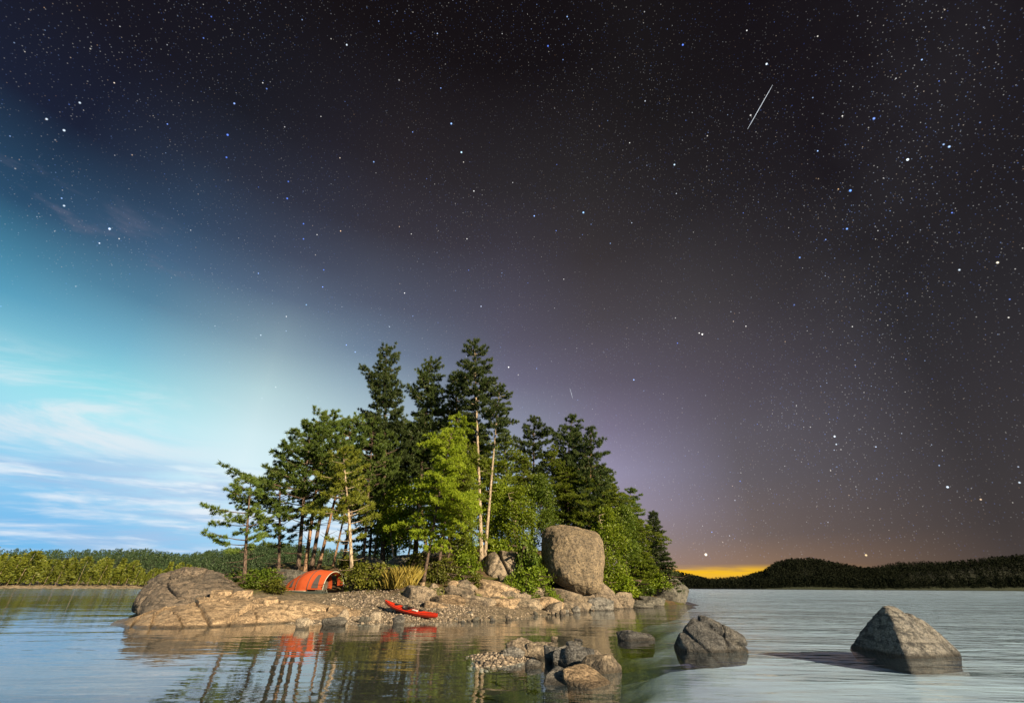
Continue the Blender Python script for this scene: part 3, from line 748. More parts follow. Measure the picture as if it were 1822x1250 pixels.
px_rock(830, 1063, 62, 30, 'stepped block of the rock shelf below the sunny bushes', 'rock', 31.5, seed=43, sub=5, depth=0.6, tilt=(0, 0.25))
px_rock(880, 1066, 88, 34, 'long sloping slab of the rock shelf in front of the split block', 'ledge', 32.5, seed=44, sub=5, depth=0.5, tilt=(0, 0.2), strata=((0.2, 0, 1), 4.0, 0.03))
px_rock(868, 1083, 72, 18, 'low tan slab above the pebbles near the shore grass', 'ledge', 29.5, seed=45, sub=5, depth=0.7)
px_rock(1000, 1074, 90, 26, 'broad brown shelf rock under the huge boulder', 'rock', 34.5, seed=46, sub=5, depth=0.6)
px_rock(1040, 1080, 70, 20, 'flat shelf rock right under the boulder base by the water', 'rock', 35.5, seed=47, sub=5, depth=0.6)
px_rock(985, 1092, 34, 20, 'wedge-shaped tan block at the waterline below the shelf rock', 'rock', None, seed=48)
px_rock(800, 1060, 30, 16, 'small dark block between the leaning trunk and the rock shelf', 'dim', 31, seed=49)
px_rock(955, 1062, 46, 18, 'low rock beside the leafy bush under the boulder', 'rock', 33.5, seed=50)
px_rock(905, 1040, 40, 16, 'brown ledge stone just below the split block', 'rock', 34.5, seed=51)

px_rock(1146, 1081, 60, 12, 'low dark ledge in the little cove by the rock point', 'dim', None, seed=52, sub=5, depth=0.6)
px_rock(1165, 1078, 50, 16, 'dark wet stone where the cove meets the rock point', 'dim', None, seed=54, sub=5)
px_rock(1110, 1082, 44, 26, 'tan block at the right foot of the rounded outcrop', 'rock', None, seed=53, sub=5)
# stones along the water's edge
SHORE = [(534, 1118, 27, 17, 'pale', 'pale stone standing alone in the water in front of the ledge'), (588, 1113, 50, 13, 'grey', 'low flat grey stone at the right end of the ledge waterline'), (606, 1106, 30, 22, 'pale', 'pointed pale stone behind the low flat grey one'),
         (640, 1096, 24, 18, 'pale', 'pale stone highest on the gravel in the row left of the kayak'), (625, 1100, 22, 12, 'rock', 'small brown stone between two pale stones on the gravel edge'), (667, 1107, 24, 18, 'pale', 'rounded pale stone in the water left of the kayak'),
         (690, 1100, 26, 17, 'pale', 'pale stone touching the kayak stern from below'), (708, 1110, 24, 15, 'grey', 'grey stone in the water under the kayak hull'), (640, 1108, 24, 10, 'dim', 'small dark wet stone between the pale waterline stones')]
for i, (u, v, w_, h_, mt, lb) in enumerate(SHORE):
    px_rock(u, v, w_, h_, lb, mt, None, seed=60 + i, sub=4, n=9, p=26)
rr = np.random.default_rng(77)
for i in range(44):                                                     # the many like stones further along
    u = rr.uniform(790, 1058)
    v = np.interp(u, [790, 860, 940, 1000, 1060], [1107, 1105, 1099, 1093, 1087]) + rr.uniform(-9, 1.5)
    px_rock(u, v, 9 * (k_ := rr.uniform(.7, 1) + 1.6 * rr.uniform() ** 4), 6 * k_ * rr.uniform(.7, 1.2), 'brown stone in the row along the waterline right of the kayak', rr.choice(['rock', 'grey', 'rock', 'dim']), None, seed=100 + i, sub=3, n=8, group='stones along the waterline right of the kayak')
for i, (u, v, Y, w_, h_) in enumerate([(775, 1052, 31, 16, 9), (905, 1062, 32, 26, 11), (930, 1066, 32.5, 22, 12), (950, 1078, 31.5, 24, 12), (915, 1084, 30, 18, 9), (840, 1070, 30, 20, 9), (815, 1074, 29.5, 18, 8), (790, 1066, 30, 22, 9), (1015, 1082, 34, 20, 9),
                                        (970, 1070, 33, 22, 12), (895, 1050, 33.5, 18, 9), (870, 1046, 34, 22, 10), (1095, 1078, 37, 18, 8), (1120, 1074, 39, 22, 9), (1140, 1076, 43, 20, 6), (1162, 1075, 46, 24, 6)]):
    px_rock(u, v, w_, h_, 'loose angular stone scattered on the shelf between kayak and boulder', 'rock', Y, seed=150 + i, sub=3, n=10, group='loose stones scattered over the rock shelf')

for i in range(38):
    u = rr.uniform(730, 1060); Y = np.interp(u, [730, 860, 1060], [27.5, 30.5, 34.5]) + rr.uniform(-1.5, 3.2)
    b = on_ground(u, Y); cz = (b - Vector((0, 0, CAMZ))); v = PH / 2 - F * cz.dot(up) / cz.dot(fwd)
    kk = rr.uniform(.6, 1) + 1.2 * rr.uniform() ** 3
    px_rock(u, v + 1, 15 * kk, 9 * kk * rr.uniform(.7, 1.3), 'loose angular stone scattered on the shelf between kayak and boulder', rr.choice(['rock', 'ledge', 'rock', 'dim']), Y, seed=400 + i, sub=3, n=8, tilt=(rr.uniform(-.3, .3), rr.uniform(-.2, .4)), group='loose stones scattered over the rock shelf')
for i, (u, Y, w_, h_, mt, tl, lb) in enumerate([(800, 28.2, 74, 15, 'ledge', .10, 'broad tan slab on the shore just right of the kayak bow'), (846, 29.0, 84, 16, 'rock', .14, 'dipping brown slab in the middle of the rocky shore'), (893, 29.6, 66, 14, 'ledge', -.08, 'pale flat slab between the dipping brown slab and the shelf grass'),
                                                (935, 30.8, 78, 17, 'rock', .16, 'wide broken slab at the waterline under the green tufts'), (978, 32.2, 70, 18, 'ledge', .12, 'sloping slab at the waterline below the broad shelf rock'), (820, 30.4, 60, 17, 'rock', .2, 'blocky slab above the broad tan one'),
                                                (868, 31.6, 70, 16, 'ledge', .12, 'tan ledge step just below the long sloping slab'), (915, 32.4, 62, 15, 'rock', .1, 'flat rock step in front of the light green shrub'), (1022, 33.6, 66, 18, 'rock', .14, 'dark-edged slab at the shore left of the grey flat-faced block')]):
    b = on_ground(u, Y); cz = (b - Vector((0, 0, CAMZ))); v = PH / 2 - F * cz.dot(up) / cz.dot(fwd)
    px_rock(u, v + 2, w_, h_, lb, mt, Y - .6, seed=500 + i, sub=5, n=9, depth=.65, tilt=(-.1, tl), rough=.03)
# rocks standing in the foreground water
q = [W(1511, 1151), W(1612, 1171), W(1640, 1171), W(1711, 1167), W(1702, 1152), W(1560, 1141)]
Yp = W(1612, 1169).y
top = [P(1571, 1078, Yp + .75), P(1580, 1075, Yp + .95), P(1600, 1083, Yp + .95), P(1606, 1089, Yp + .7), P(1640, 1101, Yp + 1.1), P(1584, 1084, Yp + .55)]
cq = sum(q, Vector()) / len(q)
low_ = [cq + (p - cq) * .86 - Vector((0, 0, .6)) for p in q] + q
V, Fc = hull_rock(top + low_, p=44, sub=6, rough=0.02, fine=0.010, freq=1.6, seed=15, strata=((0.5, 0.3, 0.9), 3.2, 0.006), cracks=((P(1626, 1101, Yp + .8), (0.9, -0.1, 0.5), 0.10, 0.17),))
place_mesh('rock', V, Fc, M['dark'], 'tall pyramid-shaped grey rock standing in the water on the right', 'rock')
q = [W(1197, 1150), W(1215, 1158), W(1262, 1162), W(1322, 1158), W(1331, 1148), W(1300, 1140), W(1220, 1138)]
Yp = W(1262, 1160).y
top = [P(1232, 1097, Yp + .55), P(1248, 1093, Yp + .9), P(1262, 1098, Yp + .6), P(1205, 1130, Yp + .4), P(1320, 1127, Yp + .7), P(1290, 1112, Yp + .9), P(1328, 1140, Yp + .4)]
cq = sum(q, Vector()) / len(q)
V, Fc = hull_rock(top + q + [cq + (p - cq) * .86 - Vector((0, 0, .6)) for p in q], p=36, sub=6, rough=0.025, fine=0.012, freq=1.5, seed=16, cracks=((P(1290, 1130, Yp), (0.55, -0.2, 1), 0.07, 0.13), (P(1240, 1140, Yp), (1, 0, 0.9), 0.06, 0.1), (P(1300, 1135, Yp), (1, 0, -0.5), 0.05, 0.1)))
place_mesh('rock', V, Fc, M['dark'], 'dark grey hump-backed rock in the water between the rock cluster and the pyramid rock', 'rock')
CL = [(934, 1170, 60, 31, 'rock', 'dark upright stone at the back of the foreground rock cluster'), (964, 1171, 54, 23, 'rock', 'vertical-sided stone right of the upright back stone in the cluster'), (1000, 1182, 46, 27, 'dark', 'squarish grey block in the middle of the foreground cluster'),
      (1034, 1186, 72, 30, 'dark', 'humped grey stone behind the big tilted slab of the cluster'), (1072, 1198, 78, 26, 'rock', 'low brown wedge at the right end of the foreground cluster'), (990, 1219, 48, 40, 'dark', 'dark stone with a flat pale top left of the big tilted slab'),
      (1046, 1223, 88, 50, 'ledge', 'big tilted sunlit slab at the front of the foreground cluster'), (947, 1189, 30, 13, 'dark', 'small rounded stone in the water beside the pebble bar'), (1017, 1153, 26, 10, 'dark', 'little low rock just behind the foreground cluster'),
      (985, 1140, 14, 8, 'rock', 'tiny stone breaking the water behind the foreground cluster'), (1030, 1142, 16, 6, 'dark', 'tiny dark stone in the boulder reflection behind the cluster'), (1130, 1140, 68, 15, 'dark', 'low flat rock in the water between the cluster and the humpbacked rock'),
      (982, 1178, 34, 26, 'dark', 'narrow grey stone wedged between the brown and squarish stones of the cluster'), (1058, 1184, 40, 24, 'rock', 'slanting brown slab behind the low wedge of the cluster'), (905, 1174, 40, 20, 'dark', 'low dark stone at the back of the pebble bar')]
for i, (u, v, w_, h_, mt, lb) in enumerate(CL):
    if i in (5, 6): continue
    px_rock(u, v, w_, h_, lb, mt, None, seed=200 + i, sub=5, n=9, p=34, tilt=(0.1, 0.08), depth=0.75, deep=0.45, rough=0.04)
Yw = W(1053, 1223).y
for lb, mt, sd, q in ((CL[6][5], 'ledge', 23, [P(1001, 1189, Yw + .40), P(1034, 1176, Yw + .85), P(1085, 1211, Yw + .35), P(1053, 1221, Yw), P(1003, 1208, Yw + .22), P(1062, 1192, Yw + .95), W(1004, 1212), W(1053, 1225), W(1088, 1216)]),
                      (CL[5][5], 'dark', 24, [P(973, 1197, Yw + .6), P(989, 1180, Yw + .95), P(1005, 1187, Yw + .8), P(967, 1214, Yw + .45), P(1012, 1200, Yw + .6), W(966, 1218), W(1010, 1219), W(1012, 1206)])):
    V, Fc = hull_rock(q + [p - Vector((0, 0, .8)) for p in q[-3:]], p=34, sub=5, rough=0.03, fine=0.012, seed=sd)
    place_mesh('rock', V, Fc, M[mt], lb, 'rock')


# pebbles: beach gravel and the pebble bar
def pebbles(name, centres, sizes, label, seed):
    D, Fc = ico(1)
    r = np.random.default_rng(seed); n = len(centres)
    sc3 = r.uniform(0.6, 1.2, (n, 1, 3)) * np.array((1, 1, .7)) * np.asarray(sizes)[:, None, None]
    V = D[None] * (1 + r.uniform(-.22, .22, (n, len(D), 1))) * sc3
    a = r.uniform(0, 6.28, n); ca, sa = np.cos(a)[:, None], np.sin(a)[:, None]
    V = np.stack([V[..., 0] * ca - V[..., 1] * sa, V[..., 0] * sa + V[..., 1] * ca, V[..., 2]], -1) + centres[:, None, :]
    Fa = (Fc[None] + (np.arange(n) * len(D))[:, None, None]).reshape(-1, 3)
    return tag(obj(name, mesh(name, V.reshape(-1, 3), Fa, False), M_peb), label, kind='stuff')


M_peb, t = material('pebble_stone')
g = t.new('ShaderNodeNewGeometry'); pos = g.outputs['Position']
cc = t.ramp(g.outputs['Random Per Island'], [(0, (0.06, 0.05, 0.045)), (0.4, (0.14, 0.115, 0.09)), (0.75, (0.25, 0.2, 0.15)), (1, (0.42, 0.35, 0.27))])
princ(t, t.mix(t.noise(pos, 30, 3), t.vm('SCALE', cc, scale=0.8), cc), 0.8)
N = 26000
xs = rr.uniform(-11, 8, N); ys = rr.uniform(22, 37, N)
zs = ground_arr(xs, ys)
thin = rr.uniform(size=N) < np.clip(1.15 - (xs + 3.6) * .35, .12, 1)
keep = thin & ((xs > -9.3 + (ys - 23.5) * .35) | ((ys > 26.6) & (xs > -10.5))) & (zs > -0.12) & (zs < 1.35) & (rr.uniform(0, 1, N) < np.clip(1.5 - zs, 0.15, 1))
xs, ys, zs = xs[keep], ys[keep], zs[keep]
cen = np.c_[xs, ys, zs]
cen[:, 2] += 0.16 * np.clip(zs + .3, 0, 1) * fbm(np.c_[xs, ys, 0 * xs] * 0.8, 4, 3) + 0.01
pebbles('gravel', cen, rr.uniform(0.02, 0.055, len(cen)) * np.where(rr.uniform(size=len(cen)) < .05, 2.2, 1), 'coarse gravel and pebbles on the island beach', 3)
pc = W(886, 1176); N = 2600
ang = rr.uniform(0, 6.28, N); rad_ = np.sqrt(rr.uniform(0, 1, N))
dx_, dy_ = np.cos(ang) * rad_, np.sin(ang) * rad_
cen = np.c_[pc.x + dx_ * 0.82 * (1 + .25 * np.sin(ang * 3 + 1)), pc.y + 0.35 + dy_ * 1.2 * (1 + .2 * np.sin(ang * 2)), 0.13 * (1 - rad_ ** 1.6) - 0.05 + rr.uniform(-.02, .02, N)]
pebbles('pebble_bar', cen, 0.014 + 0.05 * rr.uniform(size=N) ** 3, 'bar of small pebbles rising from the water beside the foreground cluster', 4)


# ------------------------------------------------------------------ trees
def tuft_tris(C, Dn, k, length, width, spread, r, fwd_bias=1.0):
    C = np.repeat(np.asarray(C, float), k, 0); Dn = np.repeat(np.asarray(Dn, float), k, 0)
    n = len(C)
    d = Dn * fwd_bias + r.normal(size=(n, 3)) * spread
    d /= np.linalg.norm(d, axis=1, keepdims=True) + 1e-9
    L = length * r.uniform(0.6, 1.25, (n, 1))
    s = np.cross(d, r.normal(size=(n, 3))); s /= np.linalg.norm(s, axis=1, keepdims=True) + 1e-9
    s *= width * r.uniform(0.7, 1.3, (n, 1)) * 0.5
    b = C + r.normal(size=(n, 3)) * length * 0.18
    V = np.stack([b - s * .6, b + s, b + d * L], 1).reshape(-1, 3)
    return V


def leaf_tris(C, k, rad, size, r, flat=0.5):
    C = np.repeat(np.asarray(C, float), k, 0); n = len(C)
    b = C + r.normal(size=(n, 3)) * np.array((rad, rad, rad * 0.7))
    a = r.normal(size=(n, 3)); a[:, 2] *= flat; a /= np.linalg.norm(a, axis=1, keepdims=True)
    s = np.cross(a, r.normal(size=(n, 3))); s /= np.linalg.norm(s, axis=1, keepdims=True) + 1e-9
    sz_ = size * r.uniform(0.6, 1.3, (n, 1))
    V = np.stack([b - a * sz_ * .5, b + s * sz_ * .4, b + a * sz_ * .5, b - s * sz_ * .4], 1)
    return V.reshape(-1, 3)


def tri_mesh(name, V, k=3):
    return mesh(name, V, np.arange(len(V)).reshape(-1, k), False)


def trunk_path(H, r, bend=0.3, n=14):
    z = np.linspace(0, H, n); ph = r.uniform(0, 6.28, 2); a = bend * r.uniform(.5, 1)
    q = z / H
    return np.c_[a * (np.sin(q * 2.6 + ph[0]) - np.sin(ph[0])) * q, a * (np.sin(q * 2.9 + ph[1]) - np.sin(ph[1])) * q, z]


PROTO = {}   # kind -> (trunk mesh, crown mesh, height)


def conifer(key, seed, H=20.0, cb=0.35, Lmax=3.2, peak=0.25, top_pow=0.8, whorl=0.7, per=(3, 5), rise=0.10, curl=0.25, tuft=(0.34, 0.075, 0.75), k=11, step=0.34, r0=0.2, drop=0.12, bare=0.25,
            asym=(0, 0), dead=6, side_len=0.42, up_bias=0.35, bend=0.25, lump=0.35, trunk_to=1.0):
    r = np.random.default_rng(seed)
    G = Geo(); tp = trunk_path(H, r, bend)
    rad = r0 * (1 - tp[:, 2] / H) ** 0.75 + 0.012
    rad[0] *= 1.45; G.tube(tp, rad, 9)
    C, Dn = [], []

    def at(z): return np.array([np.interp(z, tp[:, 2], tp[:, i]) for i in range(3)])
    z = H * cb; ph = r.uniform(0, 6.28)
    lob = r.uniform(0, 6.28, 3)
    while z < H * 0.985:
        q = (z - H * cb) / (H * (1 - cb))
        prof = (min(1.0, 0.45 + 0.55 * q / peak) if q < peak else max(0.0, (1 - (q - peak) / (1 - peak))) ** top_pow)
        for j in range(r.integers(per[0], per[1] + 1)):
            if r.uniform() < drop: continue
            ph += 2.4 + r.uniform(-.5, .5)
            fl = 1 + lump * math.sin(2 * ph + lob[0] + q * 7) * 0.6 + lump * math.sin(q * 17 + lob[1] + ph) * 0.5
            L = max(0.35, Lmax * prof * r.uniform(0.65, 1.12) * fl)
            L *= 1 + asym[0] * math.cos(ph - asym[1])
            if L < 0.3: continue
            dirh = np.array((math.cos(ph), math.sin(ph), 0)); perp = np.array((-dirh[1], dirh[0], 0))
            b0_ = at(z + r.uniform(-.2, .2) * whorl)
            rs = rise + (0.5 if q > 0.85 else 0) * (q - .85) * 6 + r.uniform(-.1, .1)
            tt = np.linspace(0, 1, 5)
            pts_ = b0_ + dirh * (L * tt)[:, None] + np.array((0, 0, 1.0)) * (L * (rs * tt + curl * (tt ** 2 - .25 * tt)))[:, None] + perp * (L * .12 * r.uniform(-1, 1) * tt ** 2)[:, None]
            G.tube(pts_, np.linspace(0.018 + L * 0.011, 0.008, 5), 4, False)
            def bp(t_): return np.array([np.interp(t_, tt, pts_[:, i]) for i in range(3)])
            ts = np.arange(max(bare, 0.05), 1.0, step / L * 0.8) if L > step else [0.6]
            for t_ in list(ts):
                sd = 1 if r.uniform() < .5 else -1
                l = (side_len * L * (1 - t_ * .75) + .18) * r.uniform(.5, 1.1)
                dd = dirh * .75 + perp * sd * .8 + np.array((0, 0, r.uniform(-.05, .25)))
                dd /= np.linalg.norm(dd)
                o_ = bp(t_)
                for s_ in np.arange(step * .6, l + step * .5, step):
                    C.append(o_ + dd * s_ + r.normal(size=3) * .05); Dn.append(dd + np.array((0, 0, up_bias)))
            C.append(pts_[-1]); Dn.append(dirh + np.array((0, 0, up_bias + .2)))
        z += whorl * r.uniform(.75, 1.25) * (1.0 - 0.45 * q)
    for zt in np.arange(H * .97, H * 1.01, .12):
        C.append(at(min(zt, H))); Dn.append(np.array((0, 0, 1.0)))
    for _ in range(dead):                                   # bare dead limbs below the crown
        zz0 = H * r.uniform(cb * .45, cb); a = r.uniform(0, 6.28); L = r.uniform(.5, 1.6)
        p0 = at(zz0); dv = np.array((math.cos(a), math.sin(a), r.uniform(-.15, .25)))
        G.tube([p0, p0 + dv * L * .5, p0 + dv * L + np.array((0, 0, .1))], [.03, .02, .008], 4, False)
    V = tuft_tris(C, Dn, k, tuft[0], tuft[1], tuft[2], r)
    PROTO[key] = (G.mesh(key + '_trunk'), tri_mesh(key + '_crown', V), H)


def broadleaf(key, seed, H=9.0, cb=0.2, rad=2.4, nclump=60, k=110, crad=0.5, size=0.2, r0=0.1, stems=1, taper=0.9):
    r = np.random.default_rng(seed); G = Geo(); C = []
    for s_ in range(stems):
        off = r.normal(size=2) * 0.25 * (stems > 1)
        tp = trunk_path(H * .92, r, 0.5, 10); tp[:, :2] += off * (1 + tp[:, 2:3] / H * 3)
        G.tube(tp, r0 * (1 - np.linspace(0, .93, 10)) + .01, 7)
        for _ in range(nclump // stems):
            q = r.uniform(0, 1) ** 0.85
            zc = H * (cb + (1 - cb) * q)
            env = rad * (math.sin(math.pi * min(1, (0.14 + q * .86)) ** taper) ** .65) * r.uniform(.25, 1.08)
            a = r.uniform(0, 6.28)
            c_ = np.array((math.cos(a) * env, math.sin(a) * env, zc)) + np.r_[off, 0]
            zi = max(H * cb * .6, zc - env * r.uniform(.35, .8)); p0 = np.array([np.interp(zi, tp[:, 2], tp[:, i]) for i in range(3)])
            mid = (p0 + c_) / 2 + np.array((0, 0, -.08 * env))
            G.tube([p0, mid, c_], [.028, .018, .006], 4, False)
            C.append(c_); C.append(mid * .35 + c_ * .65)
    V = leaf_tris(C, k // 2 + 1, crad, size, r)
    PROTO[key] = (G.mesh(key + '_trunk'), tri_mesh(key + '_crown', V, 4), H)


RP = dict(H=14, cb=0.40, Lmax=3.3, peak=0.35, top_pow=0.55, whorl=0.56, per=(3, 4), rise=0.16, curl=0.22, tuft=(0.27, 0.065, 0.95), k=42, step=0.30, r0=0.16, drop=0.12, bare=0.45, dead=9, side_len=0.44, up_bias=0.6)
conifer('red_pine_a', 1, **RP); conifer('red_pine_b', 2, **dict(RP, cb=0.46, Lmax=2.8)); conifer('red_pine_c', 3, **dict(RP, cb=0.34, Lmax=3.5, drop=.2))
conifer('lone_pine', 4, **dict(RP, H=9, cb=0.30, Lmax=2.5, asym=(0.55, math.pi), drop=.22, r0=.15, whorl=.55))
conifer('young_pine', 5, **dict(RP, H=11, cb=0.34, Lmax=2.7, k=44, r0=.14))
WP = dict(H=24, cb=0.30, Lmax=4.3, peak=0.3, top_pow=0.55, whorl=0.72, per=(4, 5), rise=0.05, curl=0.28, tuft=(0.33, 0.085, 0.7), k=30, step=0.31, r0=0.27, drop=0.12, bare=0.22, side_len=0.46, lump=0.5)
conifer('white_pine_a', 6, **WP); conifer('white_pine_b', 7, **dict(WP, cb=.34, Lmax=3.6, lump=.6)); conifer('white_pine_c', 8, **dict(WP, cb=0.55, Lmax=3.7, lump=.65, peak=.3))
conifer('white_pine_d', 9, **dict(WP, H=16, cb=.35, Lmax=3.0, lump=.6, drop=.2, r0=.2)); conifer('white_pine_e', 10, **dict(WP, H=16, cb=.2, Lmax=2.9, lump=.5, r0=.2))
HM = dict(H=16, cb=0.22, Lmax=3.9, peak=0.42, top_pow=0.55, whorl=0.62, per=(4, 6), rise=0.02, curl=-0.22, tuft=(0.24, 0.085, 0.65), k=22, step=0.30, r0=0.19, drop=0.14, bare=0.16, side_len=0.5, up_bias=-.15, lump=.85, dead=5)
conifer('hemlock_a', 11, **HM); conifer('hemlock_b', 12, **dict(HM, Lmax=3.3, cb=.16))
CE = dict(H=11, cb=0.06, Lmax=2.3, peak=0.12, top_pow=0.85, whorl=0.42, per=(5, 6), rise=-0.05, curl=0.05, tuft=(0.24, 0.09, 0.6), k=20, step=0.27, r0=0.13, drop=0.05, bare=0.12, side_len=0.5, up_bias=-.05, lump=.3, dead=0)
conifer('fir_a', 13, **CE); conifer('spruce_a', 14, **dict(CE, H=13, Lmax=2.7, lump=.35, rise=-.1, curl=.12, cb=.04))
broadleaf('leafy_a', 21, H=9, cb=.14, rad=2.3, nclump=90); broadleaf('leafy_b', 22, H=8, cb=.1, rad=2.0, nclump=80, stems=2); broadleaf('leafy_c', 23, H=10, cb=.3, rad=2.2, nclump=80)
broadleaf('birch', 24, H=8, cb=.28, rad=1.5, nclump=60, stems=2, size=.2, crad=.4)
broadleaf('shrub_a', 25, H=1.5, cb=.08, rad=.95, nclump=60, k=46, crad=.17, size=.14, r0=.018, stems=4); broadleaf('shrub_b', 26, H=1.3, cb=.05, rad=.8, nclump=50, k=46, crad=.15, size=.13, r0=.015, stems=5)
broadleaf('shrub_c', 27, H=1.8, cb=.1, rad=.8, nclump=50, k=44, crad=.17, size=.15, r0=.02, stems=3)


def plant(name, key, base, apex, label, cat, leafm, barkm='bark', wide=1.0, rotz=None, group=None):
    tm, cmh, H = PROTO[key]
    base = Vector(base); vec = Vector(apex) - base; s = vec.length / H
    e = thing(name, label, cat, base, group)
    q = vec.normalized()
    quat = Vector((0, 0, 1)).rotation_difference(q) @ Quaternion((0, 0, 1), rotz if rotz is not None else random.uniform(0, 6.28))
    e.rotation_mode = 'QUATERNION'; e.rotation_quaternion = quat; e.scale = (s * wide, s * wide, s)
    for nm, me, mt in (('trunk', tm, barkm), ('crown', cmh, leafm)):
        o = obj(nm, me, None, e)
        if len(me.materials) == 0: me.materials.append(M[mt])
        o.material_slots[0].link = 'OBJECT'; o.material_slots[0].material = M[mt]
    return e


def tree(name, key, u, Y, apex, label, leafm, barkm='bark', wide=1.0, cat='tree', dY=0.0, rotz=None, group=None):
    b = on_ground(u, Y); b.z -= 0.15
    return plant(name, key, b, P(apex[0], apex[1], Y + dY), label, cat, leafm, barkm, wide, rotz, group)


tree('red_pine', 'lone_pine', 435, 31, (441, 850), 'lone pine left of the tent, its branches swept out over the rock dome', 'redpine', 'barkdark', 1.0, rotz=0.0)
tree('red_pine', 'red_pine_c', 526, 36.2, (556, 752), 'dark-trunked pine right behind the tent, its crown spreading to the left', 'redpine', 'barkdark', 1.15)
tree('red_pine', 'red_pine_a', 541, 37.5, (577, 732), 'tall pine with the highest crown of the group behind the tent', 'redpine', 'bark', 1.0)
tree('red_pine', 'red_pine_b', 553, 38.5, (604, 738), 'pine with a straight dark trunk directly above the middle of the tent', 'redpine', 'barkdark', 1.05)
tree('red_pine', 'red_pine_a', 566, 38.5, (630, 742), 'reddish-trunked pine above the tent door', 'redpine', 'bark', .9)
tree('red_pine', 'red_pine_c', 494, 37, (505, 822), 'shorter bushy pine between the lone pine and the tent group', 'redpine', 'barkdark', 1.1)
tree('red_pine', 'red_pine_b', 592, 39, (640, 800), 'slim slanting pine trunk between the tent group and the sunlit young pine', 'redpine_lit', 'bark', .8)
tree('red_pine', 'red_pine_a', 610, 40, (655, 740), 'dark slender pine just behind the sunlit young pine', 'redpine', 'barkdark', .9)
tree('young_pine', 'young_pine', 627, 33, (622, 800), 'sunlit yellow-green pine with a pale trunk beside the tent shrubs', 'redpine_lit', 'barkpale', 1.05)
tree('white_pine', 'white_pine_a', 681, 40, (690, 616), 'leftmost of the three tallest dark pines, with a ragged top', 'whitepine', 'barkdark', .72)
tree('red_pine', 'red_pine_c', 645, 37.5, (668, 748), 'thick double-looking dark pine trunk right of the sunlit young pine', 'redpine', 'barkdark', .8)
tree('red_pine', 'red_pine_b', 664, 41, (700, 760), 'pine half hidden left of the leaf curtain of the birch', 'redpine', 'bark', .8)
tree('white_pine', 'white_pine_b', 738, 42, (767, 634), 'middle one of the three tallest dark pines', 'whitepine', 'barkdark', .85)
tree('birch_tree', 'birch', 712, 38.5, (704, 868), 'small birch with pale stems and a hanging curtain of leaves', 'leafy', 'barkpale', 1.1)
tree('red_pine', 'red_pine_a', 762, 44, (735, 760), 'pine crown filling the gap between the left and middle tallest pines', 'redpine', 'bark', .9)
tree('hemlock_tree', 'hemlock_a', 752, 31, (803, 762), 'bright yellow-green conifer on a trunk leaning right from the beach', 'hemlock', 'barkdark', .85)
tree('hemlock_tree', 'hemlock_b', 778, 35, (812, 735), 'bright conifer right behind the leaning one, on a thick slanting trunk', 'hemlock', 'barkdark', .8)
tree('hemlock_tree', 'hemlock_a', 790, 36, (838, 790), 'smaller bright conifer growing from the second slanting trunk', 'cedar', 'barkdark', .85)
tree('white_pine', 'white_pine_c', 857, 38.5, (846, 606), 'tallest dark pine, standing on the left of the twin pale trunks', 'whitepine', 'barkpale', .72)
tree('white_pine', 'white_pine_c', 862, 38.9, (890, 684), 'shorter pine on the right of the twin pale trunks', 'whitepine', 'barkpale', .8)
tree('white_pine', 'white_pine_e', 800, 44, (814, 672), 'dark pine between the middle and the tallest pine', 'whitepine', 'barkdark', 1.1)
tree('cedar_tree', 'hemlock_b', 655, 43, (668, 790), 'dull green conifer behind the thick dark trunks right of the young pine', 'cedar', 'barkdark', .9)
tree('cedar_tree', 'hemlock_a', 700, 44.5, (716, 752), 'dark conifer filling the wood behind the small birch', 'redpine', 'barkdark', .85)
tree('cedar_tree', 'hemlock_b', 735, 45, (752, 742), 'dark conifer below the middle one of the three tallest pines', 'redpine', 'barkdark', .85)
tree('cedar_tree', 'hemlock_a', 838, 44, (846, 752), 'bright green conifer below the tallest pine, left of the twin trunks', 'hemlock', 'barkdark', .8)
tree('white_pine', 'white_pine_d', 945, 47, (957, 742), 'leftmost tufted pine top right of the tallest pine', 'whitepine', 'barkdark', .9)
tree('white_pine', 'white_pine_d', 998, 48, (1011, 740), 'tufted pine with a top bent to the right above the huge boulder', 'whitepine', 'barkdark', .85)
tree('white_pine', 'white_pine_e', 1046, 46, (1048, 762), 'rightmost tall pine, with a straight bare trunk above the boulder', 'whitepine', 'bark', .9)
tree('white_pine', 'white_pine_e', 1018, 50, (1026, 765), 'dark pine between the bent top and the rightmost tall pine', 'whitepine', 'barkdark', 1.0)
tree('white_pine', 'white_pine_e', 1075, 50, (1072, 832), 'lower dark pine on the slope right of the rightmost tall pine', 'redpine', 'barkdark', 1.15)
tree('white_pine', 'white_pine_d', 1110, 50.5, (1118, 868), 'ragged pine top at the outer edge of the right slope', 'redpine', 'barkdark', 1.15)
tree('cedar_tree', 'hemlock_b', 905, 45, (900, 770), 'dull green conifer right behind the twin pale trunks', 'cedar', 'barkdark', .9)
tree('cedar_tree', 'hemlock_b', 975, 46, (985, 792), 'dull green conifer in the wood above the left shoulder of the boulder', 'cedar', 'barkdark', .95)
tree('cedar_tree', 'hemlock_a', 932, 45.5, (930, 812), 'olive conifer in the wood left of the boulder', 'cedar', 'barkdark', .95)
tree('cedar_tree', 'hemlock_a', 1012, 45.5, (1010, 830), 'olive conifer showing over the top of the huge boulder', 'cedar', 'barkdark', 1.1)
tree('cedar_tree', 'hemlock_b', 1052, 47, (1058, 825), 'olive conifer behind the right shoulder of the huge boulder', 'cedar', 'barkdark', 1.2)
tree('cedar_tree', 'hemlock_a', 1088, 48, (1090, 860), 'olive conifer on the slope behind the bright tree by the boulder', 'cedar', 'barkdark', 1.2)
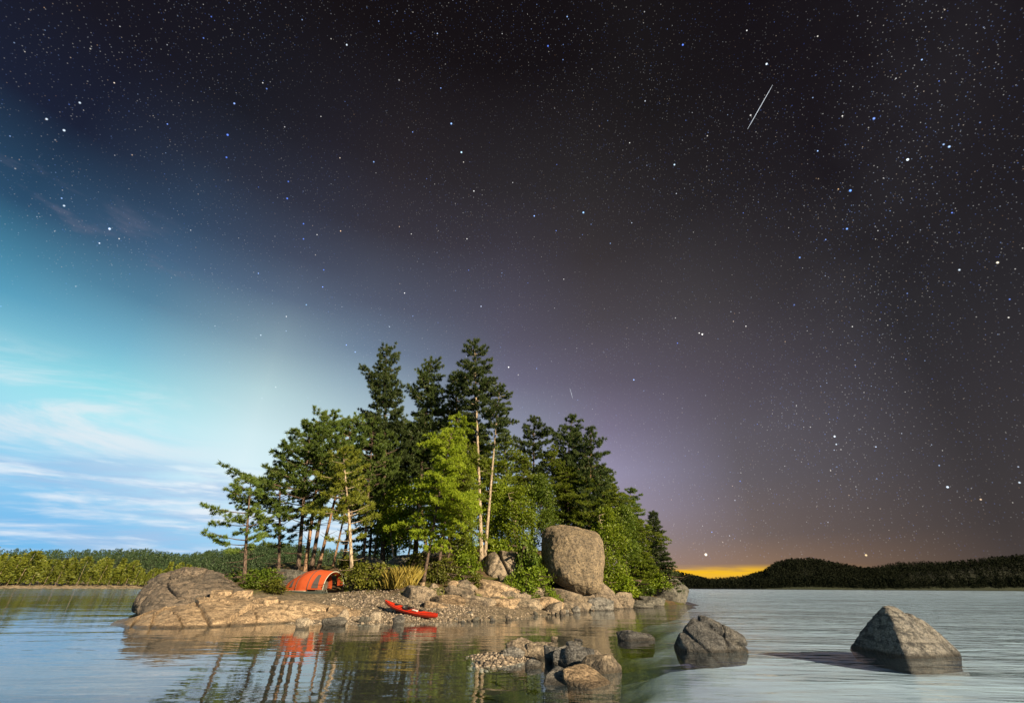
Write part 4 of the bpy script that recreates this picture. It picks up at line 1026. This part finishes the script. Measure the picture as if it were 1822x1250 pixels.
tree('leafy_tree', 'leafy_a', 893, 41.5, (893, 862), 'leafy tree filling the wood directly right of the twin trunks', 'leafy', 'barkdark', 1.0)
tree('leafy_tree', 'leafy_b', 930, 40.5, (932, 872), 'bright bushy tree between the twin trunks and the boulder', 'leafy', 'barkpale', 1.0)
tree('leafy_tree', 'leafy_c', 966, 42.5, (962, 850), 'leafy tree rising just left of the huge boulder', 'leafy2', 'barkdark', .9)
tree('leafy_tree', 'leafy_b', 1088, 43, (1088, 912), 'bright leafy tree just right of the huge boulder', 'leafy', 'barkpale', 1.0)
tree('leafy_tree', 'leafy_c', 1114, 46, (1112, 905), 'small round leafy tree between the bright one and the light green firs', 'leafy2', 'barkdark', .9)
tree('fir_tree', 'fir_a', 1128, 47.5, (1124, 918), 'light green fir between the slope trees and the dark spruce', 'cedar', 'barkdark', 1.2)
tree('fir_tree', 'fir_a', 1150, 48, (1144, 925), 'narrow light green fir touching the dark spruce on its left', 'cedar', 'barkdark', 1.1)
tree('spruce_tree', 'spruce_a', 1172, 49.5, (1156, 908), 'dark pointed spruce at the right end of the island wood', 'spruce', 'barkdark', 1.35)
tree('leafy_tree', 'leafy_b', 828, 38, (826, 888), 'bright leafy tree between the slanting trunks and the twin trunks', 'leafy', 'barkdark', .9)
tree('leafy_tree', 'leafy_a', 690, 41, (684, 872), 'sunlit leafy tree among the trunks left of the small birch', 'leafy2', 'barkdark', .8)
tree('fir_tree', 'fir_a', 870, 44, (872, 800), 'slender fir seen between the twin trunks and the leaning conifers', 'cedar', 'barkdark', 1.0)


# ------------------------------------------------------------------ shrubs, grass
def shrub(u, v, Y, wpx, hpx, label, leafm, key='shrub_a', name='shrub', group=None):
    b = P(u, v, Y); b.z = ground(b.x, b.y) - .05 if abs(b.z - ground(b.x, b.y)) < .7 else b.z
    k = ppm(b); H = hpx / k; tm, cmh, H0 = PROTO[key]
    e = plant(name, key, b, b + Vector((0, 0, H)), label, 'shrub', leafm, 'barkdark', 1.0, None, group)
    wd0 = {'shrub_a': 2.1, 'shrub_b': 1.8, 'shrub_c': 1.8}[key]
    s = (wpx / k) / wd0; e.scale = (s, s, H / H0)


for a in ((615, 1050, 34.5, 40, 40, 'yellow-green shrub touching the open end of the tent', 'shrub', 'shrub_c'), (636, 1056, 30.8, 60, 44, 'largest yellow-green shrub at the foot of the sunlit young pine', 'shrub', 'shrub_a'), (666, 1056, 30.6, 52, 40, 'shrub between the largest one and the yellow grass', 'shrub', 'shrub_b'),
          (690, 1040, 32.5, 46, 30, 'dim shrub in front of the shadowed outcrop', 'leafy2', 'shrub_b'), (770, 1036, 32.4, 40, 32, 'sunny shrub just right of the leaning trunk', 'shrub', 'shrub_b'), (795, 1034, 33, 52, 40, 'yellow-tinged shrub below the slanting thick trunk', 'shrub', 'shrub_a'),
          (832, 1034, 34, 50, 44, 'fresh green shrub left of the split block', 'fern', 'shrub_c'), (925, 1052, 33.8, 44, 34, 'light green shrub at the right of the split block', 'fern', 'shrub_b'), (960, 1052, 34, 50, 44, 'fresh leafy bush leaning on the left foot of the boulder', 'fern', 'shrub_c'),
          (944, 1030, 36.5, 60, 66, 'dark tall bush in the shade left of the boulder', 'leafy2', 'shrub_a'), (498, 1046, 35, 34, 28, 'small shrub at the low end of the tent', 'shrub', 'shrub_b'), (470, 1050, 30, 56, 30, 'dark low shrub between the rock dome and the tent', 'leafy2', 'shrub_a'),
          (452, 1060, 29.2, 44, 22, 'dark low bush just behind the crest of the cracked ledge', 'leafy2', 'shrub_b'), (484, 1062, 28.8, 46, 20, 'low reddish-green bush in front of the low end of the tent', 'shrub', 'shrub_b'),
          (448, 1036, 32.5, 54, 34, 'dark shrub at the foot of the lone pine', 'leafy2', 'shrub_b'), (1108, 1058, 42, 60, 34, 'low shrub right of the rounded outcrop', 'leafy', 'shrub_a'), (1138, 1054, 45, 60, 28, 'hedge-like low shrub above the little cove', 'leafy2', 'shrub_a'), (1165, 1050, 47.5, 40, 26, 'small shrub beside the dark rock point', 'leafy', 'shrub_b'),
          (905, 1050, 33.6, 34, 26, 'small fresh green shrub just below the split block', 'fern', 'shrub_b'), (985, 1062, 33.6, 30, 20, 'low green shrub on the shelf under the boulder', 'fern', 'shrub_b'), (850, 1046, 33, 36, 24, 'low sunny shrub above the long sloping slab', 'shrub', 'shrub_b'),
          (880, 1020, 39.5, 50, 50, 'shrub filling the gap behind the split block', 'leafy', 'shrub_c'), (740, 1022, 36, 40, 36, 'shrub in half shade behind the leaning trunk', 'shrub', 'shrub_c')):
    shrub(*a)


def grass(name, pts_, hgt, label, leafm, n=40, seed=1, spread=.2, width=.02, kind=None, cat=None):
    r = np.random.default_rng(seed); V = []
    for p in pts_:
        k = r.integers(int(n * .7), n + 1)
        o_ = np.array(p)[None] + np.c_[r.normal(size=(k, 2)) * spread, np.full(k, -.02)]
        lean = np.c_[r.normal(size=(k, 2)) * .22, np.ones(k)]; h = hgt * r.uniform(.5, 1.15, (k, 1))
        s = r.normal(size=(k, 3)); s[:, 2] = 0; s /= np.linalg.norm(s, axis=1, keepdims=True); s *= width
        V.append(np.stack([o_ - s, o_ + s, o_ + lean * h * .55 + s * .7, o_ + lean * h + np.c_[lean[:, :2] * h * .5, np.zeros(k)]], 1).reshape(-1, 3))
    V = np.concatenate(V)
    b = Vector(pts_[0]) if kind is None else Vector((0, 0, 0))
    return tag(obj(name, tri_mesh(name, V - np.array(b[:]), 4), M[leafm], loc=b), label, cat, None, kind)


def gp(u, Y):
    p = on_ground(u, Y); return (p.x, p.y, p.z)


grass('grass_clump', [gp(692, 30.5)], .95, 'tall straw-yellow grass clump just right of the tent shrubs', 'straw', 300, 3, .28, .011, cat='grass')
grass('grass_clump', [gp(706, 30.2)], 1.15, 'tallest straw-yellow grass clump in front of the shadowed outcrop', 'straw', 320, 4, .26, .011, cat='grass')
grass('grass_clump', [gp(726, 30.6)], 1.1, 'straw-yellow grass clump closest to the leaning trunk', 'straw', 300, 5, .24, .011, cat='grass')
N = 900
xs = rr.uniform(-8, 9, N); ys = rr.uniform(27, 42, N); zs = ground_arr(xs, ys)
kp = (zs > .8) & (zs < 4.5) & (fbm(np.c_[xs, ys, xs * 0] * .5, 3, 12) > -0.02)
grass('grass', np.c_[xs, ys, zs][kp], .28, 'patchy green and yellow grass on the island slope', 'shrub', 14, 8, .16, .016, 'stuff')
GT = [(870, 33), (884, 33.5), (912, 33.4), (940, 33.2), (955, 33), (968, 33.4), (880, 31.8), (862, 31.5), (985, 33.6), (925, 32.6), (900, 32.2), (893, 31), (905, 31.4), (918, 31.8), (932, 31.6), (945, 32), (903, 30.2), (852, 29.2), (850, 30.4), (995, 34), (930, 30.8), (822, 33.5)]
for i, (u, Y) in enumerate(GT):
    g_ = grass('grass_tuft', [gp(u, Y)], .36, 'fresh green grass tuft on the rock shelf near the boulder', 'fern', 60, 20 + i, .1, width=.03, cat='grass'); g_['group'] = 'green grass tufts on the rock shelf'


# ------------------------------------------------------------------ tent
def build_tent():
    A0, A1 = TA0, TA1
    ax = Vector((A1.x - A0.x, A1.y - A0.y, 0)); L = ax.length + .25; ang = math.atan2(ax.y, ax.x)
    base = Vector((A0.x, A0.y, 0)); base.z = A0.z - .20
    e = thing('tent', 'orange tunnel tent with an open front door pitched on the gravel', 'tent', base); e.rotation_euler.z = ang
    fly, _ = material('tent_orange'); t_ = NT(fly.node_tree); t_.out = [n for n in t_.n if n.type == 'OUTPUT_MATERIAL'][0]
    co = t_.new('ShaderNodeTexCoord').outputs['Object']
    nn = t_.noise(co, 3.0, 4)
    col_ = t_.mix(nn, (0.52, 0.095, 0.035), (0.64, 0.13, 0.045))
    b_ = t_.new('ShaderNodeBsdfDiffuse'); t_.put(b_.inputs[0], col_); tr_ = t_.new('ShaderNodeBsdfTranslucent'); t_.put(tr_.inputs[0], col_)
    bp_ = t_.new('ShaderNodeBump'); bp_.inputs['Strength'].default_value = .5; bp_.inputs['Distance'].default_value = .04; t_.put(bp_.inputs['Height'], t_.noise(t_.mapping(co, (1, 3, 3)), 2.5, 3)); t_.l.new(bp_.outputs[0], b_.inputs['Normal'])
    mm = t_.new('ShaderNodeMixShader'); mm.inputs[0].default_value = .3; t_.l.new(b_.outputs[0], mm.inputs[1]); t_.l.new(tr_.outputs[0], mm.inputs[2]); t_.l.new(mm.outputs[0], t_.out.inputs[0])
    skirt = plain('tent_skirt', (0.035, 0.045, 0.038), .9); pole = plain('tent_pole', (0.06, 0.055, 0.05), .6); white = plain('tent_piping', (0.42, 0.42, 0.34), .7); dark = plain('tent_window', (0.09, 0.075, 0.07), .35); inner = plain('tent_inner', (0.06, 0.055, 0.045), .8)
    # arch: half width w(x), height h(x) along the axis x
    def wh(x):
        q = x / L
        h = 1.27 * (1 - (abs(q - .66) / .66) ** 1.9) if q < .66 else 1.27 - .13 * ((q - .66) / .34) ** 1.5
        return (.47 + .60 * min(1, q / .55) ** .8, max(.1, h))
    def arch(x, th, off=0.0):
        w, h = wh(x)
        y = -math.cos(th) * (w + off); z = (math.sin(th) ** .82) * (h + off)
        return (x, y, z + .05)
    def shell(x0, x1, th0, th1, nx=24, nth=24, off=0.0):
        V_, F_ = [], []
        for i in range(nx + 1):
            x = x0 + (x1 - x0) * i / nx
            for j in range(nth + 1):
                V_.append(arch(x, th0 + (th1 - th0) * j / nth, off))
        for i in range(nx):
            for j in range(nth):
                a = i * (nth + 1) + j; F_.append((a, a + 1, a + nth + 2, a + nth + 1))
        return V_, F_
    xp = L * .70                                            # porch starts here
    G = Geo(); G.add(*shell(0.02, xp, 0, math.pi)); obj('fly', G.mesh('tent_fly'), fly, e)
    G = Geo(); G.add(*shell(xp, L, R(48), R(132))); G.add(*shell(xp, L, R(3), R(48), 8, 14)); G.add(*shell(xp, L * .78, R(132), R(176), 6, 12)); G.add(*shell(L * .88, L, R(132), R(168), 6, 12))
    obj('porch', G.mesh('tent_porch'), fly, e)
    # front door panel beside the porch with a clear triangular window
    # inner tent wall closing the sleeping part
    V_ = [arch(xp, math.pi * j / 24, -.05) for j in range(25)] + [(xp, 0, .06)]
    G = Geo(); G.add(V_, [(j, j + 1, 25) for j in range(24)]); obj('inner_wall', G.mesh('tent_inner_wall', False), inner, e)
    for xw, t0, t1, wd_ in ((L * .34, R(10), R(36), .13), (L * .84, R(6), R(46), .24)):
        G = Geo(); V_, F_ = [], []
        for i in range(7):
            for j in range(9):
                q = j / 8; V_.append(arch(xw + (i / 6 - .5) * 2 * wd_ * (1 - .55 * q), t0 + (t1 - t0) * q, .012))
        F_ = [(i * 9 + j, i * 9 + j + 1, (i + 1) * 9 + j + 1, (i + 1) * 9 + j) for i in range(6) for j in range(8)]
        G.add(V_, F_); wn = obj('window', G.mesh('tent_window'), dark, e)
        G = Geo(); G.tube([V_[q_] for q_ in list(range(0, 9)) + [17, 26, 35, 44, 53] + list(range(62, 53, -1)) + [45, 36, 27, 18, 9, 0]], .01, 4, False); obj('window_trim', G.mesh('tent_window_trim'), pole, wn)
    for xh in (L * .2, L * .46, xp, L):
        G = Geo(); G.tube([arch(xh, R(2) + (math.pi - R(4)) * j / 30, .012) for j in range(31)], .022, 6); obj('pole_sleeve', G.mesh('tent_pole_sleeve'), pole if xh < L else white, e)
    # diagonal seam lines over the near side
    G = Geo(); G.tube([arch(L * .46 + (xp - L * .46) * j / 14, R(38) + R(34) * j / 14, .012) for j in range(15)], .012, 5); obj('seam', G.mesh('tent_seam'), pole, e)
    # skirt round the foot, pale piping above it, groundsheet
    ring = [arch(x, 0) for x in np.linspace(0.02, L, 20)] ; ring2 = [arch(x, math.pi) for x in np.linspace(L, 0.02, 20)]
    outl = ring + ring2; V_, F_ = [], []
    cx_ = np.mean([q_[0] for q_ in outl])
    for (x, y, z) in outl:
        V_ += [(x, y, .07), (x + (x - cx_) * .01, y * 1.03, .02), (x + (x - cx_) * .03, y * 1.10, -.14)]
    n = len(outl); Rz = Matrix.Rotation(ang, 3, 'Z')
    for i in range(2, len(V_), 3):
        w_ = Rz @ Vector(V_[i]) + base; V_[i] = (V_[i][0], V_[i][1], min(.0, ground(w_.x, w_.y) - base.z) - .05)
    for i in range(n):
        j = (i + 1) % n
        for k_ in (0, 1): F_.append((i * 3 + k_, j * 3 + k_, j * 3 + k_ + 1, i * 3 + k_ + 1))
    G = Geo(); G.add(V_, F_); obj('skirt', G.mesh('tent_skirt'), skirt, e)
    G = Geo(); G.tube([(x, y - .012, .075) for (x, y, z) in ring[:14]], .017, 5); obj('piping', G.mesh('tent_piping'), white, e)
    G = Geo(); G.add([(x, y, .03) for (x, y, z) in outl], [tuple(range(n))]); obj('groundsheet', G.mesh('tent_groundsheet', False), skirt, e)
    for a_, b2 in (((L, wh(L)[0], .5), (L + .9, wh(L)[0] + .6, -.1)), ((L, -wh(L)[0] * .9, .6), (L + .8, -wh(L)[0] - .5, -.1)), ((0.02, 0, .25), (-.8, 0, -.05))):
        G = Geo(); G.tube([a_, b2], .006, 4); gy_ = obj('guy_line', G.mesh('tent_guy_line'), white, e)
        G = Geo(); G.tube([np.array(b2) + (0, 0, .12), np.array(b2) - (0, 0, .2)], .012, 5); obj('peg', G.mesh('tent_peg'), pole, gy_)


build_tent()


# ------------------------------------------------------------------ kayak
def build_kayak():
    st = P(684, 1080, 25.6); bw = W(778, 1106)
    ax = bw - st; L = ax.length
    e = thing('kayak', 'red sea kayak drawn up on the gravel with its bow in the water', 'kayak', (st + bw) / 2)
    xa = ax.normalized(); za = Vector((0, -.18, 1)); ya = za.cross(xa).normalized(); za = xa.cross(ya)
    e.matrix_world = Matrix(((xa.x, ya.x, za.x, (st.x + bw.x) / 2), (xa.y, ya.y, za.y, (st.y + bw.y) / 2), (xa.z, ya.z, za.z, (st.z + bw.z) / 2 + .02), (0, 0, 0, 1)))
    red, t_ = material('kayak_red')
    co = t_.new('ShaderNodeTexCoord').outputs['Object']
    b_ = princ(t_, t_.mix(t_.mr(t_.noise(co, 6, 5, .7), .35, .7), (0.62, 0.035, 0.012), (0.50, 0.03, 0.014)), t_.mr(t_.noise(co, 20, 3), .3, .7, .28, .45), None, spec=.5)
    black = plain('kayak_rubber', (0.02, 0.02, 0.02), .5); white = plain('kayak_strap', (0.75, 0.72, 0.66), .5)
    def half(x):                                            # half beam, keel, sheer, deck ridge at station x in -1..1
        a = max(0.0, 1 - abs(x) ** 2.3)
        return .28 * a ** .9 + .01, .0 + .17 * abs(x) ** 3.4, .17 + .16 * abs(x) ** 2.6, .06 * a + .012 + .06 * max(0, x) * a
    def deck_z(x, y):
        w, k_, s_, d = half(x); return s_ + d * (1 - (abs(y) / max(w, 1e-3)) ** 1.6)
    n = 48; xs_ = np.linspace(-1, 1, n + 1)
    V_, F_ = [], []
    for x in xs_:
        w, k_, s_, d = half(x)
        for j in range(13):
            q = j / 12 * 2 - 1; y = w * math.copysign(abs(math.sin(q * math.pi / 2)) ** .8, q)
            V_.append((x * L / 2, y, k_ + (s_ - k_) * (1 - math.cos(q * math.pi / 2)) ** .8))
    F_ = [(i * 13 + j, i * 13 + j + 1, (i + 1) * 13 + j + 1, (i + 1) * 13 + j) for i in range(n) for j in range(12)]
    G = Geo(); G.add(V_, F_); obj('hull', G.mesh('kayak_hull'), red, e)
    V_, F_ = [], []
    cx0, cw, cl = -.06, .21, .17
    for x in xs_:
        w, k_, s_, d = half(x)
        for j in range(13):
            y = w * (j / 12 * 2 - 1); V_.append((x * L / 2, y, deck_z(x, y)))
    for i in range(n):
        for j in range(12):
            xm = (xs_[i] + xs_[i + 1]) / 2; w = half(xm)[0]; ym = w * ((j + .5) / 6 - 1)
            if ((xm - cx0) / cl) ** 2 + (ym / cw) ** 2 < .9: continue        # cockpit opening
            F_.append((i * 13 + j, (i + 1) * 13 + j, (i + 1) * 13 + j + 1, i * 13 + j + 1))
    G = Geo(); G.add(V_, F_); dk = obj('deck', G.mesh('kayak_deck'), red, e)
    G = Geo(); G.tube([((cx0 + cl * math.cos(a)) * L / 2, cw * math.sin(a), deck_z(cx0 + cl * math.cos(a), cw * math.sin(a)) + .03) for a in np.linspace(0, 2 * math.pi, 33)], .022, 6, False)
    obj('coaming', G.mesh('kayak_coaming'), black, dk)
    G = Geo(); G.box((cx0 * L / 2 - .05, 0, .10), (.2, .17, .02)); G.box((cx0 * L / 2 - .24, 0, .22), (.02, .16, .11)); obj('seat', G.mesh('kayak_seat'), black, e)
    for xh, rh in ((.42, .11), (-.50, .12)):
        G = Geo(); ring = [(math.cos(a), math.sin(a)) for a in np.linspace(0, 2 * math.pi, 24, endpoint=False)]
        Vv = [(xh * L / 2 + rh * c_ * 1.3, rh * s_, deck_z(xh, rh * s_ * .9) + .012) for c_, s_ in ring] + [(xh * L / 2 + rh * c_ * 1.15, rh * s_ * .9, deck_z(xh, rh * s_ * .8) + .035) for c_, s_ in ring] + [(xh * L / 2, 0, deck_z(xh, 0) + .045)]
        G.add(Vv, [(i, (i + 1) % 24, 24 + (i + 1) % 24, 24 + i) for i in range(24)] + [(24 + i, 24 + (i + 1) % 24, 48) for i in range(24)]); obj('hatch_cover', G.mesh('kayak_hatch'), black, dk)
    for s_ in (-1, 1):
        G = Geo(); G.tube([(x * L / 2, s_ * half(x)[0] * .82, deck_z(x, half(x)[0] * .82) + .012) for x in np.linspace(-.92, .92, 40)], .007, 4); obj('deck_line', G.mesh('kayak_deck_line'), black, dk)
    for x0 in (.22, .29):
        G = Geo(); G.tube([(x0 * L / 2 + .12 * q, half(x0)[0] * .8 * q, deck_z(x0, half(x0)[0] * .8 * q) + .012) for q in np.linspace(-1, 1, 11)], .007, 4); obj('bungee_cord', G.mesh('kayak_bungee'), black, dk)
    G = Geo(); G.box((.13 * L, -.12, deck_z(.26, .12) + .02), (.17, .055, .012)); obj('deck_bag', G.mesh('kayak_deck_bag', False), white, dk)
    for x0 in (-.985, .985):
        G = Geo(); G.tube([(x0 * L / 2, -.06, deck_z(x0, 0) + .0), (x0 * L / 2, 0, deck_z(x0, 0) + .03), (x0 * L / 2, .06, deck_z(x0, 0))], .012, 6); obj('grab_handle', G.mesh('kayak_handle'), black, dk)


build_kayak()


# ------------------------------------------------------------------ far shores
def hill(name, prof, Y, depth, label, mat, lump=.08, seed=1):
    """ridge whose skyline passes through pixels prof, its foot on the water Y metres ahead"""
    L = lerp_pts([P(u, v, Y + depth * .5) for u, v in prof], np.linspace(0, 1, 160))
    nt_ = 26; V_ = []
    for i, p in enumerate(L):
        for j in range(nt_):
            q = max(0.0, (j - 1) / (nt_ - 2))
            sc_ = (Y + depth * (q)) / (Y + depth * .5)
            z = p[2] * math.sin(math.pi * min(1, q * .98 + .01)) ** .7 if p[2] > 0 else p[2]
            V_.append((p[0] * sc_, Y + depth * q, z))
    V_ = np.array(V_); V_[:, 2] *= 1 + lump * fbm(V_ / 30.0, 3, seed); V_[:, 2] -= .6
    V_.reshape(160, nt_, 3)[:, 0, 2] = -1.0
    idx_ = np.arange(len(V_)).reshape(160, nt_)
    qd = np.c_[idx_[:-1, :-1].ravel(), idx_[1:, :-1].ravel(), idx_[1:, 1:].ravel(), idx_[:-1, 1:].ravel()]
    o = tag(obj(name, mesh(name, V_, qd), mat), label, kind='structure')
    return V_.reshape(160, nt_, 3)[:, 1:]


def far_crown(r, H, kind, n):
    """small crown of a distant tree, as triangles"""
    q = r.uniform(0, 1, n) ** .8
    if kind == 'spire': env = .19 * H * (1 - q) + .02 * H; z = H * (.04 + .96 * q)
    else: env = .30 * H * np.sin(np.pi * (.12 + .86 * q)) ** .7; z = H * (.05 + .93 * q)
    a = r.uniform(0, 6.28, n); e = env * r.uniform(.45, 1.1, n)
    C_ = np.c_[np.cos(a) * e, np.sin(a) * e, z]
    s = H * (.085 if kind == 'spire' else .075)
    d = np.c_[np.cos(a), np.sin(a), r.uniform(-.6, .5, n)] + r.normal(size=(n, 3)) * .4
    d /= np.linalg.norm(d, axis=1, keepdims=True); sd = np.cross(d, r.normal(size=(n, 3))); sd /= np.linalg.norm(sd, axis=1, keepdims=True)
    return np.stack([C_ - sd * s * .7, C_ + sd * s * .7, C_ + d * s * 1.5], 1).reshape(-1, 3)


def forest(name, S_, n, H, label, mat, kinds, seed, ntri=70, front=.0):
    r = np.random.default_rng(seed); ni, nj, _ = S_.shape
    lib = [far_crown(r, 1.0, k_, ntri) for k_ in kinds for _ in range(4)]
    out = []
    for _ in range(n):
        fi = r.uniform(0, ni - 1.01); fj = r.uniform(0, nj * .62)
        if r.uniform() < front: fj = r.uniform(0, .5)
        i, j = int(fi), int(fj)
        p = S_[i, j] * (1 - (fj - j)) + S_[i, min(j + 1, nj - 1)] * (fj - j); p = p + (S_[i + 1, j] - S_[i, j]) * (fi - i)
        h = H * r.uniform(.6, 1.25)
        a = r.uniform(0, 6.28); ca, sa = math.cos(a), math.sin(a)
        v = lib[r.integers(len(lib))]
        out.append(np.c_[v[:, 0] * ca - v[:, 1] * sa, v[:, 0] * sa + v[:, 1] * ca, v[:, 2]] * h + p + np.array((0, 0, -.05 * h)))
    return tag(obj(name, tri_mesh(name, np.concatenate(out)), mat), label, kind='stuff')


hillm, t = material('hill_ground')
pos = t.new('ShaderNodeNewGeometry').outputs['Position']
princ(t, t.mix(t.noise(pos, .08, 5), (0.008, 0.011, 0.006), (0.018, 0.022, 0.010)), 1.0)
shorem, t = material('far_shore_stone')
pos = t.new('ShaderNodeNewGeometry').outputs['Position']
princ(t, t.mix(t.mr(t.noise(pos, .5, 5, .7), .35, .65), (0.07, 0.06, 0.035), (0.36, 0.28, 0.19)), .95, t.noise(pos, .8, 4), 1, .5)

S1 = hill('hill', [(-420, 1000), (-200, 985), (0, 990), (150, 992), (250, 990), (320, 1000), (380, 992), (440, 984), (490, 976), (540, 984), (620, 992), (700, 1000), (800, 1012), (950, 1030)], 520, 260, 'wooded hill behind the far left shore', hillm, .05, 3)
forest('forest', S1, 3600, 9.5, 'dense green forest covering the left hill', M['forest'], ('round', 'spire', 'round'), 41, 46)
S2 = hill('far_hill', [(1100, 1046), (1195, 1026), (1230, 1034), (1262, 1042), (1330, 1036), (1360, 1028), (1384, 1012), (1410, 1006), (1450, 1004), (1480, 1010), (1520, 1018), (1560, 1022), (1600, 1018), (1680, 1012), (1760, 1004), (1822, 998), (1950, 990), (2150, 985)], 430, 200, 'dark wooded hills on the far right shore', hillm, .04, 5)
forest('far_forest', S2, 6500, 7.0, 'dark spruce forest covering the far right hills', M['nightforest'], ('spire', 'round', 'spire'), 42, 46, .2)
S3 = hill('back_hill', [(1540, 1022), (1600, 1010), (1650, 1008), (1700, 1012), (1760, 1016), (1900, 1010)], 700, 160, 'low far ridge behind the right hills', hillm, .04, 6)
forest('ridge_forest', S3, 900, 9, 'dark forest on the low far right ridge', M['nightforest'], ('round', 'spire'), 43, 40)

# far left shore: a strip of stones and the countable trees standing on it
L1 = [P(u, 1041.5, Y) for u, Y in ((-260, 120), (-60, 138), (120, 150), (260, 160), (360, 172), (520, 190))]
c1 = lerp_pts(L1, np.linspace(0, 1, 220)); V_ = []
for i, p in enumerate(c1):
    for j, (dy, z) in enumerate(((-3, -.5), (0, .02), (2.5, .35), (8, 1.0), (40, 2.0))):
        V_.append((p[0] + dy * p[0] / p[1], p[1] + dy, z + .5 * float(fbm(np.array([[i * .9, j * 1.7, 3.]]), 3, 2)[0])))
idx = np.arange(len(V_)).reshape(220, 5)
tag(obj('far_shore', mesh('far_shore', V_, np.c_[idx[:-1, :-1].ravel(), idx[1:, :-1].ravel(), idx[1:, 1:].ravel(), idx[:-1, 1:].ravel()], False), shorem), 'tan stony shoreline under the far left trees', kind='structure')
for j in range(4):
    r = np.random.default_rng(300 + j); G = Geo(); G.tube([(0, 0, -.5), (0.1, 0, 6), (0, .1, 11)], [.16, .11, .03], 6)
    Vt = far_crown(r, 1.0, 'round' if j % 2 else 'spire', 900)
    a = np.arctan2(Vt[:, 1], Vt[:, 0]); lm = 1 + .3 * np.sin(3 * a + Vt[:, 2] * 9 + j) ; Vt[:, :2] *= lm[:, None] * (.95 if j % 2 else 1.15)
    C3 = Vt.reshape(-1, 3, 3); cc3 = C3.mean(1, keepdims=True); Vt = (cc3 + (C3 - cc3) * .55).reshape(-1, 3) * 12
    PROTO['far_%d' % j] = (G.mesh('shore_tree_trunk'), tri_mesh('shore_tree_crown', Vt), 12.0)
rr2 = np.random.default_rng(9)
for i in range(58):
    q = (i + rr2.uniform(-.4, .4)) / 58; row = i % 2
    p = lerp_pts(L1, np.array([min(.82, max(0, .10 + q * .72))]))[0]
    dy = 4 + row * 5 + rr2.uniform(-1.5, 2); b = Vector((p[0] * (1 + dy / p[1]), p[1] + dy, .9))
    uu = 911 + 764 * b.x / (b.y * 1.137)
    hpx = np.interp(uu, [-100, 0, 60, 140, 200, 330, 400], [74, 78, 76, 66, 52, 40, 32]) * rr2.uniform(.5, 1.2)
    H = hpx / 764 * b.y * .88
    plant('shore_tree', 'far_%d' % rr2.integers(4), b, b + Vector((H * rr2.uniform(.0, .16), 0, H)), 'green tree in the row standing along the far left shore', 'tree', 'farleaf', 'barkpale', rr2.uniform(.7, 1.05), None, 'trees along the far left shore')
# ------------------------------------------------------------------ meteors
mm, t = material('meteor_light')
em = t.new('ShaderNodeEmission'); t.put(em.inputs[0], (.85, .92, 1)); em.inputs[1].default_value = 0.42
t.l.new(em.outputs[0], t.out.inputs[0])
for (a, b, w_, lb) in (((1330, 230), (1375, 151), .9, 'long thin white meteor streak in the dark sky on the upper right'), ((1014, 690), (1019, 709), .5, 'faint short meteor streak right of the tallest pine')):
    p0 = Vector((0, 0, CAMZ)) + ray(*a).normalized() * 1800; p1 = Vector((0, 0, CAMZ)) + ray(*b).normalized() * 1800
    G = Geo(); G.tube([tuple(p0.lerp(p1, q) - p0) for q in (0, .15, .5, .85, 1)], [w_ * .3, w_ * .8, w_, w_ * .8, w_ * .3], 6)
    tag(obj('meteor', G.mesh('meteor'), mm, loc=p0), lb, 'meteor')
